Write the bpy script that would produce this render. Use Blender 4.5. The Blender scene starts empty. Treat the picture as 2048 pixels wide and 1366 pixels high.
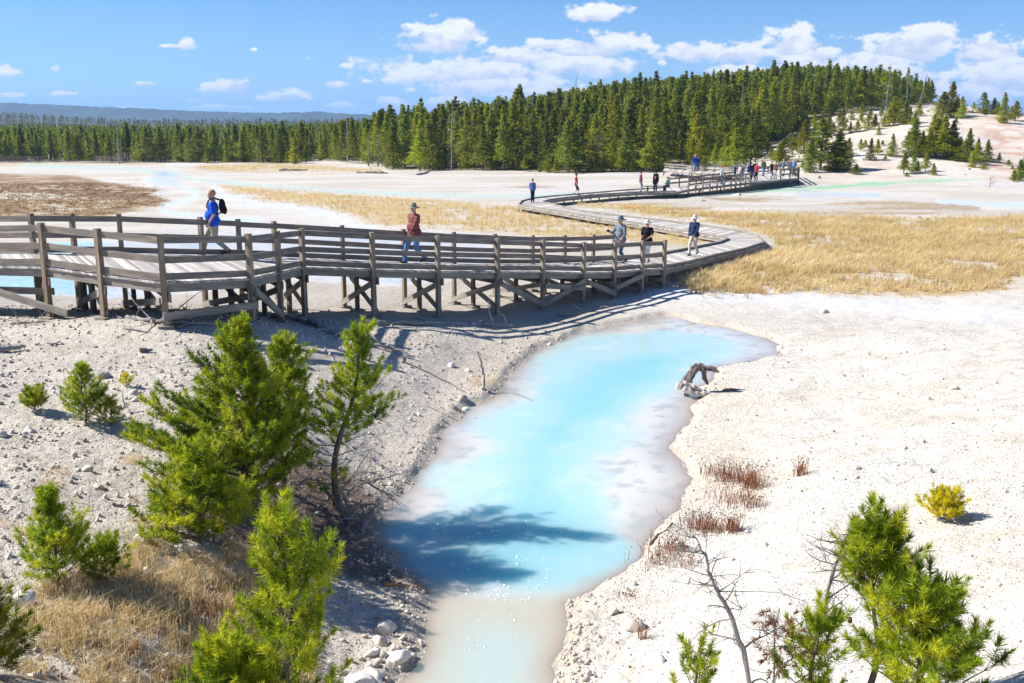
import bpy, math, random
import numpy as np
from mathutils import Vector, Matrix
random.seed(7); rng = np.random.default_rng(11)
R = math.radians
# ---------------------------------------------------------------- camera
FPX, PITCH, CAMZ = 1991.0, R(12.4), 6.3
sc = bpy.context.scene
col = sc.collection
cam_d = bpy.data.cameras.new('camera'); cam = bpy.data.objects.new('camera', cam_d); col.objects.link(cam)
cam_d.sensor_width = 36.0; cam_d.lens = FPX / 2048 * 36.0
cam_d.clip_start = 0.1; cam_d.clip_end = 20000
cam.location = (0, 0, CAMZ); cam.rotation_euler = (R(90) - PITCH, 0, 0)
sc.camera = cam
# ---------------------------------------------------------------- light
SUN_EL = R(41)
LD = np.array([0.985, -0.17]); LD /= np.linalg.norm(LD)          # way the sunlight travels over the ground
Sdir = Vector((-LD[0] * math.cos(SUN_EL), -LD[1] * math.cos(SUN_EL), math.sin(SUN_EL)))
sun_d = bpy.data.lights.new('sun', 'SUN'); sun_d.energy = 5.0; sun_d.angle = R(0.55); sun_d.color = (1.0, 0.955, 0.89)
sun = bpy.data.objects.new('sun', sun_d); col.objects.link(sun)
sun.rotation_euler = Sdir.to_track_quat('Z', 'Y').to_euler()
sc.view_settings.view_transform = 'Standard'; sc.view_settings.look = 'None'
sc.view_settings.exposure = 0.80; sc.view_settings.gamma = 1.0
sc.cycles.max_bounces = 6; sc.cycles.transparent_max_bounces = 8; sc.cycles.volume_bounces = 1
sc.cycles.caustics_reflective = False; sc.cycles.caustics_refractive = False
sc.cycles.use_denoising = True

def ray(px, py):
    a = (px - 1024) / FPX; b = (683 - py) / FPX
    c, s = math.cos(PITCH), math.sin(PITCH)
    return np.array([a, c + b * s, b * c - s])
def P(px, py, d):                       # point on the pixel's ray at ground distance d
    r = ray(px, py); return r / r[1] * d + np.array([0, 0, CAMZ])
def Pz(px, py, z):                      # point on the pixel's ray at height z
    r = ray(px, py); return r * ((z - CAMZ) / r[2]) + np.array([0, 0, CAMZ])
def proj(x, y, z):
    c, s = math.cos(PITCH), math.sin(PITCH)
    zz = z - CAMZ
    f = y * c - zz * s; u = y * s + zz * c
    f = np.maximum(f, 0.01)
    return 1024 + FPX * x / f, 683 - FPX * u / f
# ---------------------------------------------------------------- world: sky with clouds
class NT:
    def __init__(s, t): s.t = t; s.n = t.nodes; s.l = t.links; s.n.clear()
    def new(s, ty, **k):
        n = s.n.new(ty)
        for a, b in k.items(): setattr(n, a, b)
        return n
    def put(s, sock, v):
        if isinstance(v, bpy.types.NodeSocket): s.l.new(v, sock)
        elif v is not None:
            try: sock.default_value = v
            except Exception: sock.default_value = (*v, 1.0)
    def math(s, op, a, b=None, c=None, clamp=False):
        n = s.new('ShaderNodeMath', operation=op, use_clamp=clamp)
        s.put(n.inputs[0], a); s.put(n.inputs[1], b)
        if c is not None: s.put(n.inputs[2], c)
        return n.outputs[0]
    def vm(s, op, a, b=None, scale=None):
        n = s.new('ShaderNodeVectorMath', operation=op)
        s.put(n.inputs[0], a); s.put(n.inputs[1], b)
        if scale is not None: s.put(n.inputs['Scale'], scale)
        return n.outputs['Value'] if op in ('LENGTH', 'DISTANCE', 'DOT_PRODUCT') else n.outputs[0]
    def noise(s, vec, scale, detail=4, rough=0.55, dist=0.0):
        n = s.new('ShaderNodeTexNoise'); s.put(n.inputs['Vector'], vec)
        n.inputs['Scale'].default_value = scale; n.inputs['Detail'].default_value = detail
        n.inputs['Roughness'].default_value = rough; n.inputs['Distortion'].default_value = dist
        return n.outputs['Fac']
    def rng(s, v, a, b, c=0.0, d=1.0, smooth=False):
        n = s.new('ShaderNodeMapRange'); s.put(n.inputs[0], v)
        if smooth: n.interpolation_type = 'SMOOTHSTEP'
        for i, q in enumerate((a, b, c, d)): n.inputs[i + 1].default_value = q
        return n.outputs[0]
    def mix(s, f, a, b, mode='MIX'):
        n = s.new('ShaderNodeMix', data_type='RGBA', blend_type=mode)
        s.put(n.inputs[0], f); s.put(n.inputs[6], a if isinstance(a, bpy.types.NodeSocket) else (*a[:3], 1)); s.put(n.inputs[7], b if isinstance(b, bpy.types.NodeSocket) else (*b[:3], 1))
        return n.outputs[2]
    def bsdf(s, **k):
        n = s.new('ShaderNodeBsdfPrincipled')
        for a, b in k.items(): 
            sk = n.inputs[a.replace('_', ' ')]
            s.put(sk, b if isinstance(b, (bpy.types.NodeSocket, float, int)) else (*b[:3], 1))
        o = s.new('ShaderNodeOutputMaterial'); s.l.new(n.outputs[0], o.inputs[0]); s.o = o
        return n

w = bpy.data.worlds.new('World'); sc.world = w; w.use_nodes = True
N = NT(w.node_tree)
sky = N.new('ShaderNodeTexSky', sky_type='NISHITA', sun_disc=False)
sky.sun_elevation = SUN_EL; sky.sun_rotation = math.atan2(Sdir.x, Sdir.y); sky.altitude = 2300
sky.air_density = 1.0; sky.dust_density = 0.35; sky.ozone_density = 1.6
gen = N.new('ShaderNodeTexCoord').outputs['Generated']
sep = N.new('ShaderNodeSeparateXYZ'); N.l.new(gen, sep.inputs[0])
yy = N.math('MAXIMUM', N.math('ABSOLUTE', sep.outputs[1]), 0.05)
cmb = N.new('ShaderNodeCombineXYZ')
N.l.new(N.math('DIVIDE', sep.outputs[0], yy), cmb.inputs[0]); N.l.new(N.math('DIVIDE', sep.outputs[2], yy), cmb.inputs[1])
p = cmb.outputs[0]
ps = N.vm('MULTIPLY', p, (1.0, 1.7, 1.0))
clouds = [(885,76,74,26),(925,66,34,24),(1195,26,60,15),(1225,88,62,21),(1150,96,70,14),(1085,88,30,8),(930,142,190,24),(860,150,120,18),(1150,133,125,18),(1040,112,90,16),(1000,172,150,20),(1070,185,130,16),
 (1390,104,70,17),(1490,108,90,14),(1590,90,62,28),(1640,108,50,16),(1825,88,86,26),(1870,72,40,20),(1975,100,62,26),(1750,135,80,22),(1820,150,60,18),(2010,150,100,34),(1950,190,100,26),(1480,140,60,8),(1640,132,80,18),(1600,118,60,12),
 (460,172,46,13),(376,88,17,10),(345,92,30,4),(570,192,38,11),(672,169,22,7),(788,207,40,9),(10,142,30,9),(130,188,24,5),(888,204,40,9),(292,167,22,4),(20,190,28,5),(385,203,22,6),(675,212,34,6),(785,160,30,9),(690,132,10,5),(508,100,8,4),(112,138,10,7),(1325,127,9,5),(260,215,25,3),(430,215,60,5),(735,163,10,4)]
best = None; lv = None
spy = N.new('ShaderNodeSeparateXYZ'); N.l.new(p, spy.inputs[0])
for (cx, cy, rx, ry) in clouds:
    r0 = ray(cx, cy); c = (r0[0] / r0[1], r0[2] / r0[1], 0)
    d = N.vm('MULTIPLY', N.vm('SUBTRACT', p, c), (FPX / (rx * 1.32), FPX / (ry * 1.45), 0))
    v = N.math('SUBTRACT', 1.0, N.vm('LENGTH', d))
    ly = N.math('MULTIPLY', N.math('SUBTRACT', spy.outputs[1], c[1]), FPX / ry)
    if best is None: best, lv = v, ly
    else:
        gt = N.math('GREATER_THAN', v, best); lv = N.math('ADD', lv, N.math('MULTIPLY', gt, N.math('SUBTRACT', ly, lv))); best = N.math('MAXIMUM', best, v)
n1 = N.noise(ps, 42, 8, 0.58); n2 = N.noise(N.vm('ADD', ps, (0.007, -0.014, 0)), 42, 8, 0.58)
n0 = N.noise(ps, 12, 3, 0.5)
dens = N.math('ADD', N.math('MULTIPLY', best, 0.85), N.math('MULTIPLY', N.math('SUBTRACT', n1, 0.50), 2.3))
mask = N.rng(dens, 0.02, 0.40, 0, 0.97, True)
lit = N.rng(N.math('ADD', N.math('SUBTRACT', n1, n2), N.math('MULTIPLY', N.math('SUBTRACT', n0, 0.5), 0.25)), -0.16, 0.06, 0, 1, True)
lit = N.math('MULTIPLY', N.math('ADD', N.math('MULTIPLY', lit, .6), .4), N.rng(N.math('ADD', lv, N.math('MULTIPLY', N.math('SUBTRACT', n1, .5), 3)), -0.9, 0.35, 0.12, 1, True))
ccol = N.mix(lit, (5.9, 6.5, 7.9), (9.2, 9.3, 9.4))
tint = N.mix(1.0, sky.outputs[0], (0.54, 0.87, 1.22), 'MULTIPLY')
haze_up = N.rng(sep.outputs[2], 0.0, 0.16, 0.42, 0.0, True)
tint = N.mix(haze_up, tint, (4.6, 6.2, 8.0))
mask = N.math('MULTIPLY', mask, N.rng(sep.outputs[2], 0.0, 0.02))
bg = N.new('ShaderNodeBackground'); bg.inputs[1].default_value = 0.066
N.l.new(N.mix(mask, tint, ccol), bg.inputs[0])
wo = N.new('ShaderNodeOutputWorld'); N.l.new(bg.outputs[0], wo.inputs[0])
# ---------------------------------------------------------------- numpy noise
def _h(ix, iy, s):
    with np.errstate(over='ignore'):
        v = (ix.astype(np.int64) * 374761393 + iy.astype(np.int64) * 668265263 + s * 1274126177) & 0xffffffff
        v = ((v ^ (v >> 13)) * 1103515245) & 0xffffffff
        v = (v ^ (v >> 16)) & 0xffffff
    return v / float(0xffffff)
def vnoise(x, y, s=0):
    x = np.asarray(x, float); y = np.asarray(y, float)
    ix = np.floor(x); iy = np.floor(y); fx = x - ix; fy = y - iy
    fx = fx * fx * (3 - 2 * fx); fy = fy * fy * (3 - 2 * fy)
    a = _h(ix, iy, s); b = _h(ix + 1, iy, s); c = _h(ix, iy + 1, s); d = _h(ix + 1, iy + 1, s)
    return (a * (1 - fx) + b * fx) * (1 - fy) + (c * (1 - fx) + d * fx) * fy
def fbm(x, y, o=4, s=0, g=0.5):
    t = 0; a = 1; n = 0
    for i in range(o):
        t = t + a * vnoise(x * 2 ** i + 17.3 * i, y * 2 ** i - 9.1 * i, s + i); n += a; a *= g
    return t / n - 0.5
def sstep(a, b, v):
    t = np.clip((v - a) / (b - a), 0, 1); return t * t * (3 - 2 * t)
def sdf(px, py, poly):                  # positive inside
    px = np.asarray(px, float); py = np.asarray(py, float)
    best = np.full(px.shape, 1e18); ins = np.zeros(px.shape, bool)
    n = len(poly)
    for i in range(n):
        ax, ay = poly[i][:2]; bx, by = poly[(i + 1) % n][:2]
        ex, ey = bx - ax, by - ay
        t = np.clip(((px - ax) * ex + (py - ay) * ey) / (ex * ex + ey * ey + 1e-12), 0, 1)
        best = np.minimum(best, (px - ax - t * ex) ** 2 + (py - ay - t * ey) ** 2)
        cr = ((ay > py) != (by > py))
        with np.errstate(divide='ignore', invalid='ignore'):
            ins ^= cr & (px < (bx - ax) * (py - ay) / ((by - ay) if by != ay else 1e-12) + ax)
    return np.where(ins, 1, -1) * np.sqrt(best)
def ldist(px, py, line):
    best = np.full(np.shape(px), 1e18)
    for i in range(len(line) - 1):
        ax, ay = line[i]; bx, by = line[i + 1]; ex, ey = bx - ax, by - ay
        t = np.clip(((px - ax) * ex + (py - ay) * ey) / (ex * ex + ey * ey), 0, 1)
        best = np.minimum(best, (px - ax - t * ex) ** 2 + (py - ay - t * ey) ** 2)
    return np.sqrt(best)
# ---------------------------------------------------------------- terrain height
POOL_PX = [(800,1366),(835,1310),(850,1250),(868,1205),(838,1165),(800,1130),(768,1080),(750,1045),(775,1010),(815,985),(832,958),(850,930),(880,880),(900,850),(935,820),(985,797),(1022,762),(1045,725),(1100,690),(1160,665),(1240,648),(1330,632),(1400,645),(1470,660),(1530,676),(1562,692),(1548,712),(1500,726),(1440,738),(1405,775),(1385,810),(1378,835),(1352,860),(1350,900),(1386,955),(1375,990),(1330,1040),(1300,1080),(1272,1118),(1232,1148),(1180,1180),(1150,1210),(1140,1240),(1118,1290),(1095,1330),(1100,1366),(1120,1600),(760,1600)]
POOL = [tuple(Pz(a, b, 0)[:2]) for a, b in POOL_PX]
ctrl = [(0,8.5,1.5),(300,9,1.15),(500,9.5,.8),(660,10.2,.3),(-500,8,2.2),(0,14,1.65),(200,15,1.5),(400,15,1.2),(600,15,.75),(740,14.5,.2),(0,20,1.8),(200,20,1.7),(400,20,1.6),(600,21,1.1),(800,21,.6),(900,22,.25),(-500,15,2.2),(-500,25,1.9),
 (90,23.7,1.68),(202,22.6,1.85),(327,21.6,1.85),(501,23.4,1.6),(606,27.3,.98),(746,28,.83),(876,29.3,.6),(995,31.3,.28),(1086,33.1,.15),(1167,34.3,.12),(1229,35.2,.1),(1284,35.9,.2),(1328,36.4,.32),
 (0,31,.75),(0,36,.35),(200,34,.38),(450,31,.7),(692,30.5,.66),(700,35,.35),(900,37,.3),(1100,38,.25),(-600,35,.5),
 (1024,6,.9),(1500,7,1.3),(2048,7,2.0),(0,5.2,2.7),(2600,10,1.8),(1250,10.5,.35),(1500,10,.65),(2048,10,.95),(1450,14,.3),(1700,14,.55),(2048,14,.85),(1500,20,.15),(1800,20,.4),(2048,20,.55),(1600,28,.12),(2048,28,.3),(2600,22,.7),(1400,30,.05),(1500,36,.15),(2048,36,.15),
 (1533,46,.3),(1400,42,.4),(0,50,.15),(500,50,.1),(1024,50,.15),(2048,50,.2),(0,80,-.2),(1024,75,0),(2048,80,.1),(-600,80,-.2),(0,130,-1.0),(700,130,-.5),(1024,130,-.35),(1350,105,-.05),(1600,110,.1),(2048,108,.3),(2600,105,.6),
 (0,200,-1.9),(400,195,-1.8),(760,160,-.8),(1024,146,-.3),(1330,130,.2),(-600,200,-2),(0,260,-1.8),(500,260,-1.6),
 (1024,200,1.6),(1300,200,4.5),(1300,320,11.5),(1500,200,6.5),(1600,260,12),(1600,380,17.5),(1450,380,15.5),(1300,400,14),(1024,350,5.5),(850,350,1),(700,350,-1),(700,600,0),(0,400,-2),(0,900,1),(-600,600,0),(1600,700,14),(1024,700,3),(1850,320,12.5),(2300,400,6),(2048,700,4),(2048,400,7),(2048,320,7),
 (1700,118,.4),(1700,140,3.2),(1870,150,5.2),(1870,190,9.0),(2048,190,7.4),(2048,150,5.2),(2048,122,1.0),(1590,150,2.0),(1640,200,7.5),(2400,190,8),(2400,130,2.5),(1950,230,8.2),(2048,260,6.0),(1780,240,11)]
_cp = np.array([(a, b) for a, b, _ in ctrl], float); _cz = np.array([c for *_, c in ctrl])
def _uv(px, d): return (np.clip(px, -900, 3000)) / 560.0, np.log(np.clip(d, 5, 900)) * 2.6
_cu, _cv = _uv(_cp[:, 0], _cp[:, 1])
def _phi(r2): return 0.5 * r2 * np.log(r2 + 1e-9)
_n = len(ctrl); A = np.zeros((_n + 3, _n + 3))
A[:_n, :_n] = _phi((_cu[:, None] - _cu) ** 2 + (_cv[:, None] - _cv) ** 2) + np.eye(_n) * 0.004
A[:_n, _n] = 1; A[:_n, _n + 1] = _cu; A[:_n, _n + 2] = _cv; A[_n:, :_n] = A[:_n, _n:].T
_w = np.linalg.solve(A, np.concatenate([_cz, [0, 0, 0]]))
def rbf(x, y):
    d = np.maximum(y, 3.0)
    u, v = _uv(x / d * FPX + 1024, d)
    z = _w[_n] + _w[_n + 1] * u + _w[_n + 2] * v
    for i in range(_n): z = z + _w[i] * _phi((u - _cu[i]) ** 2 + (v - _cv[i]) ** 2)
    return z
def pool_sd(x, y):
    s = np.full(np.shape(x), -50.0)
    m = (y < 45) & (np.abs(x) < 16)
    if np.any(m):
        xx = x[m]; yy_ = y[m]
        s[m] = sdf(xx, yy_, POOL) + fbm(xx * 1.3, yy_ * 1.3, 4, 5) * 0.45 * sstep(5, 12, yy_)
    return s
def zf(x, y):
    x = np.atleast_1d(np.asarray(x, float)); y = np.atleast_1d(np.asarray(y, float))
    z = rbf(x, y)
    near = sstep(60, 25, y)
    z = z + fbm(x * .35, y * .35, 3, 2) * 0.22 * near + fbm(x * 2.2, y * 2.2, 3, 3) * 0.07 * near
    hill = sstep(.8, 5, z) * sstep(90, 140, y)
    z = z + hill * fbm(x * .06, y * .06, 4, 8) * 1.8 + fbm(x * .15, y * .15, 3, 9) * .12 * sstep(40, 90, y)
    s = -pool_sd(x, y)
    zo = np.maximum(z, 0.03); wv = sstep(0, 2.6, s)
    zo = zo * wv + (0.10 * sstep(0, .28, s) + 0.04 * s) * (1 - wv)
    z = np.where(s > 0, np.where(s < 40, zo, z), -np.minimum(0.7, 0.30 * -s))
    return z
def zg(x, y): return float(zf([x], [y])[0])
def hit(px, py, dmin=4.0):
    r = ray(px, py); r = r / r[1]
    d = np.geomspace(dmin, 1500, 900)
    h = CAMZ + r[2] * d - zf(r[0] * d, d)
    k = np.argmax(h < 0)
    if not (h < 0).any(): return np.array([r[0] * 300, 300, zg(r[0] * 300, 300)])
    a, b = d[k - 1], d[k]; t = h[k - 1] / (h[k - 1] - h[k]); dd = a + (b - a) * t
    return np.array([r[0] * dd, dd, zg(r[0] * dd, dd)])
# ---------------------------------------------------------------- object helpers
def tag(o, label=None, cat=None, group=None, kind=None):
    if label: o['label'] = label
    if cat: o['category'] = cat
    if group: o['group'] = group
    if kind: o['kind'] = kind
    return o
def empty(name, loc, label, cat, group=None, rz=0, s=1):
    o = bpy.data.objects.new(name, None); col.objects.link(o); o.empty_display_size = .2
    o.location = loc; o.rotation_euler = (0, 0, rz); o.scale = (s, s, s)
    return tag(o, label, cat, group)
def npmesh(name, V, F, mat=None, parent=None, loc=None, smooth=False, attrs=None, uv=None, k=3):
    """V Nx3, F Mxk index array -> one mesh object"""
    V = np.ascontiguousarray(V, dtype=np.float32); F = np.ascontiguousarray(F, dtype=np.int32)
    me = bpy.data.meshes.new(name)
    me.vertices.add(len(V)); me.vertices.foreach_set('co', V.ravel())
    me.loops.add(F.size); me.loops.foreach_set('vertex_index', F.ravel())
    me.polygons.add(len(F)); me.polygons.foreach_set('loop_start', np.arange(0, F.size, F.shape[1], dtype=np.int32))
    try: me.polygons.foreach_set('loop_total', np.full(len(F), F.shape[1], dtype=np.int32))
    except Exception: pass
    if smooth: me.polygons.foreach_set('use_smooth', np.ones(len(F), bool))
    for an, (ty, dat) in (attrs or {}).items():
        a = me.attributes.new(an, ty, 'POINT')
        a.data.foreach_set('color' if ty == 'FLOAT_COLOR' else 'value', np.ascontiguousarray(dat, dtype=np.float32).ravel())
    if uv is not None:
        u = me.uv_layers.new(name='UVMap'); u.data.foreach_set('uv', np.ascontiguousarray(uv, dtype=np.float32).ravel())
    me.update(calc_edges=True)
    if mat: me.materials.append(mat)
    return obj(name, me, parent, loc)
def obj(name, me, parent=None, loc=None):
    o = bpy.data.objects.new(name, me); col.objects.link(o)
    if parent: o.parent = parent
    if loc is not None: o.location = loc
    return o
class MB:
    def __init__(s): s.v = []; s.f = []; s.uv = []; s.n = 0
    def add(s, V, F, UV=None):
        V = np.asarray(V, float); s.v.append(V)
        for i, f in enumerate(F):
            s.f.append([q + s.n for q in f]); s.uv.append(UV[i] if UV else [(V[q][0] + V[q][1] * .3, V[q][2]) for q in f])
        s.n += len(V); return s
    def board(s, a, b, wd, th, up=(0, 0, 1), jit=0.0):
        """plank from a to b: wd across (perpendicular to up), th along up"""
        a = np.array(a, float); b = np.array(b, float); d = b - a; L = np.linalg.norm(d); d /= L
        up = np.array(up, float); side = np.cross(d, up); side /= np.linalg.norm(side); up = np.cross(side, d)
        V = []
        for pnt in (a, b):
            for i, j in ((-1, -1), (1, -1), (1, 1), (-1, 1)): V.append(pnt + side * wd / 2 * i + up * th / 2 * j)
        F = [(3, 2, 1, 0), (4, 5, 6, 7), (0, 1, 5, 4), (1, 2, 6, 5), (2, 3, 7, 6), (3, 0, 4, 7)]
        o = random.random() * 20; UV = []
        for k, f in enumerate(F):
            if k < 2: UV.append([(o + .1 * q, .1 * (q % 2)) for q in range(4)])
            else:
                ww = wd if k in (2, 4) else th
                UV.append([(o, k + 0), (o, k + ww), (o + L, k + ww), (o + L, k + 0)])
        return s.add(V, F, UV)
    def tube(s, pts, rad, n=6, cap=True, jag=0.0):
        pts = [np.array(q, float) for q in pts]; m = len(pts)
        if not hasattr(rad, '__len__'): rad = [rad] * m
        V = []; pr = None; acc = 0; us = []
        for i, q in enumerate(pts):
            t = pts[min(i + 1, m - 1)] - pts[max(i - 1, 0)]; t = t / (np.linalg.norm(t) + 1e-9)
            if pr is None:
                pr = np.cross(t, (0, 0, 1) if abs(t[2]) < .9 else (1, 0, 0))
            pr = pr - t * pr.dot(t); pr /= np.linalg.norm(pr) + 1e-9; q2 = np.cross(t, pr)
            if i: acc += np.linalg.norm(q - pts[i - 1])
            us.append(acc)
            for k in range(n):
                an = 2 * math.pi * k / n; rr = rad[i] * (1 + jag * random.uniform(-1, 1))
                V.append(q + (pr * math.cos(an) + q2 * math.sin(an)) * rr)
        F = []; UV = []; o = random.random() * 10
        for i in range(m - 1):
            for k in range(n):
                a, b = i * n + k, i * n + (k + 1) % n
                F.append((a, b, b + n, a + n)); c0, c1 = k / n * .4, (k + 1) / n * .4
                UV.append([(o + us[i], c0), (o + us[i], c1), (o + us[i + 1], c1), (o + us[i + 1], c0)])
        if cap:
            F.append(tuple(range(n))[::-1]); UV.append([(o, 0)] * n); F.append(tuple(range((m - 1) * n, m * n))); UV.append([(o, 0)] * n)
        return s.add(V, F, UV)
    def ell(s, c, r, rot=None, n=12, m=8):
        V = [];
        for i in range(m + 1):
            th = math.pi * i / m
            for k in range(n):
                an = 2 * math.pi * k / n
                V.append((math.sin(th) * math.cos(an) * r[0], math.sin(th) * math.sin(an) * r[1], math.cos(th) * r[2]))
        V = np.array(V)
        if rot is not None: V = V @ np.array(rot).T
        V = V + np.array(c)
        F = [(i * n + k, (i + 1) * n + k, (i + 1) * n + (k + 1) % n, i * n + (k + 1) % n) for i in range(m) for k in range(n)]
        return s.add(V, F)
    def capsule(s, a, b, ra, rb, n=10):
        a = np.array(a, float); b = np.array(b, float); d = b - a; L = np.linalg.norm(d); d /= L
        pts = []; rr = []
        for t in (-.97, -.7, -.35): pts.append(a + d * ra * t); rr.append(ra * math.sqrt(1 - t * t))
        for t in (0, .5, 1): pts.append(a + d * L * t); rr.append(ra + (rb - ra) * t)
        for t in (.35, .7, .97): pts.append(b + d * rb * t); rr.append(rb * math.sqrt(1 - t * t))
        return s.tube(pts, rr, n)
    def lathe(s, prof, c=(0, 0, 0), n=20, sx=1, sy=1):
        V = []; m = len(prof)
        for r, z in prof:
            for k in range(n):
                an = 2 * math.pi * k / n; V.append((c[0] + r * math.cos(an) * sx, c[1] + r * math.sin(an) * sy, c[2] + z))
        F = [(i * n + k, i * n + (k + 1) % n, (i + 1) * n + (k + 1) % n, (i + 1) * n + k) for i in range(m - 1) for k in range(n)]
        return s.add(V, F)
    def mesh(s, name, mat, org=None, smooth=False):
        V = np.concatenate(s.v)
        if org is not None: V = V - np.array(org)
        me = bpy.data.meshes.new(name); me.from_pydata(V.tolist(), [], s.f)
        u = me.uv_layers.new(name='UVMap'); u.data.foreach_set('uv', np.array([c for f in s.uv for c in f], dtype=np.float32).ravel())
        if smooth: me.polygons.foreach_set('use_smooth', np.ones(len(me.polygons), bool))
        if mat: me.materials.append(mat)
        me.update(); return me
    def build(s, name, mat, parent=None, org=None, smooth=False):
        if parent is not None and org is None: org = tuple(parent.location)
        me = s.mesh(name, mat, org, smooth)
        return obj(name, me, parent, None if parent is not None else org)
# ---------------------------------------------------------------- materials
def M(name):
    m = bpy.data.materials.new(name); m.use_nodes = True; return m, NT(m.node_tree)
def plain(name, c, rough=.8, var=.15, scale=8, bump=0.0):
    m, n = M(name); tc = n.new('ShaderNodeTexCoord').outputs['Object']
    f = n.noise(tc, scale, 4, .6)
    cc = n.mix(n.rng(f, .3, .7), tuple(q * (1 - var) for q in c), tuple(min(1, q * (1 + var)) for q in c))
    b = n.bsdf(Base_Color=cc, Roughness=rough)
    b.inputs['Specular IOR Level'].default_value = .25
    if bump:
        bn = n.new('ShaderNodeBump'); bn.inputs['Strength'].default_value = bump; bn.inputs['Distance'].default_value = .02
        n.l.new(f, bn.inputs['Height']); n.l.new(bn.outputs[0], b.inputs['Normal'])
    return m
def wood(name, dark, mid, light, grain=1.0):
    m, n = M(name)
    uv = n.new('ShaderNodeTexCoord').outputs['UV']
    g = n.new('ShaderNodeNewGeometry').outputs['Random Per Island']
    v = n.vm('MULTIPLY', uv, (1.1, 26 * grain, 1)); v2 = n.vm('MULTIPLY', uv, (.9, 5, 1))
    f = n.noise(v, 1.6, 5, .65, .6); f2 = n.noise(v2, 1.3, 3, .5)
    t = n.math('ADD', n.math('MULTIPLY', f, .75), n.math('MULTIPLY', g, .35))
    c = n.mix(n.rng(t, .32, .80), dark, mid); c = n.mix(n.rng(f2, .48, .75), c, light)
    br = n.rng(g, 0, 1, .66, 1.28)
    kn = n.rng(n.noise(n.vm('MULTIPLY', uv, (2.6, 9, 1)), 1.0, 2, .5), .70, .76, 0, .75); c = n.mix(kn, c, tuple(q * .35 for q in dark))
    st = n.rng(n.noise(n.vm('MULTIPLY', uv, (1.5, 60, 1)), 1.0, 3, .6), .60, .66, 0, .6); c = n.mix(st, c, tuple(q * .5 for q in dark))
    cv = n.new('ShaderNodeCombineXYZ')
    for i in range(3): n.l.new(br, cv.inputs[i])
    c = n.mix(1.0, c, cv.outputs[0], 'MULTIPLY')
    b = n.bsdf(Base_Color=c, Roughness=.85); b.inputs['Specular IOR Level'].default_value = .2
    bn = n.new('ShaderNodeBump'); bn.inputs['Strength'].default_value = .5; bn.inputs['Distance'].default_value = .008
    n.l.new(f, bn.inputs['Height']); n.l.new(bn.outputs[0], b.inputs['Normal'])
    return m
W_RAIL = wood('weathered_rail_wood', (.11, .09, .075), (.29, .255, .215), (.39, .31, .225))
W_POST = wood('post_wood', (.14, .105, .075), (.36, .28, .20), (.42, .355, .28))
W_DECK = wood('deck_wood', (.36, .33, .30), (.56, .525, .48), (.64, .60, .55))
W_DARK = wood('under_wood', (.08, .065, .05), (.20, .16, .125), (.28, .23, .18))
W_FASC = wood('fascia_wood', (.15, .13, .11), (.34, .31, .26), (.42, .38, .31))
W_DRIFT = wood('driftwood', (.16, .14, .13), (.42, .38, .36), (.55, .51, .48))
W_BARK = wood('bark', (.07, .055, .045), (.17, .13, .10), (.24, .19, .15), .4)
W_DEAD = wood('dead_twig', (.10, .09, .085), (.24, .22, .205), (.33, .30, .28), .4)
def needle_mat(name, a, b, c, wild=False):
    m, n = M(name)
    at = n.new('ShaderNodeAttribute', attribute_name='tint').outputs['Fac']
    oi = n.new('ShaderNodeObjectInfo').outputs['Random']
    cc = n.mix(n.rng(at, 0, .55), a, b); cc = n.mix(n.rng(at, .55, 1.0), cc, c)
    hv = n.new('ShaderNodeHueSaturation'); n.l.new(cc, hv.inputs['Color'])
    h_, v_ = ((.474, .512), (.72, 1.45)) if wild else ((.494, .503), (.95, 1.10))
    n.l.new(n.rng(oi, 0, 1, *h_), hv.inputs['Hue']); n.l.new(n.rng(n.math('FRACT', n.math('MULTIPLY', oi, 7.3)), 0, 1, *v_), hv.inputs['Value'])
    cc = hv.outputs[0]
    d = n.new('ShaderNodeBsdfPrincipled'); n.l.new(cc, d.inputs['Base Color']); d.inputs['Roughness'].default_value = .5
    d.inputs['Specular IOR Level'].default_value = .3
    t = n.new('ShaderNodeBsdfTranslucent'); n.l.new(cc, t.inputs[0])
    mx = n.new('ShaderNodeMixShader'); mx.inputs[0].default_value = .45
    n.l.new(d.outputs[0], mx.inputs[1]); n.l.new(t.outputs[0], mx.inputs[2])
    o = n.new('ShaderNodeOutputMaterial'); n.l.new(mx.outputs[0], o.inputs[0]); return m
NEEDLE = needle_mat('pine_needles', (.07, .13, .006), (.27, .37, .014), (.58, .58, .03))
NEEDLE_Y = needle_mat('yellow_pine_needles', (.36, .37, .010), (.66, .60, .015), (.80, .70, .03))
NEEDLE_BR = needle_mat('dead_needles', (.14, .06, .03), (.26, .12, .07), (.36, .20, .12))
FOREST = needle_mat('forest_needles', (.09, .125, .015), (.24, .27, .024), (.46, .43, .05), True)
FOREST_Y = needle_mat('young_forest_needles', (.14, .19, .012), (.33, .36, .02), (.54, .50, .04), True)
STRAW = needle_mat('straw', (.46, .35, .15), (.72, .57, .29), (.84, .73, .47))
RUST = needle_mat('rusty_stems', (.20, .07, .025), (.32, .13, .045), (.36, .24, .09))
BROWNG = needle_mat('brown_marsh_plants', (.15, .09, .045), (.30, .18, .075), (.46, .32, .14))
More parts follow.
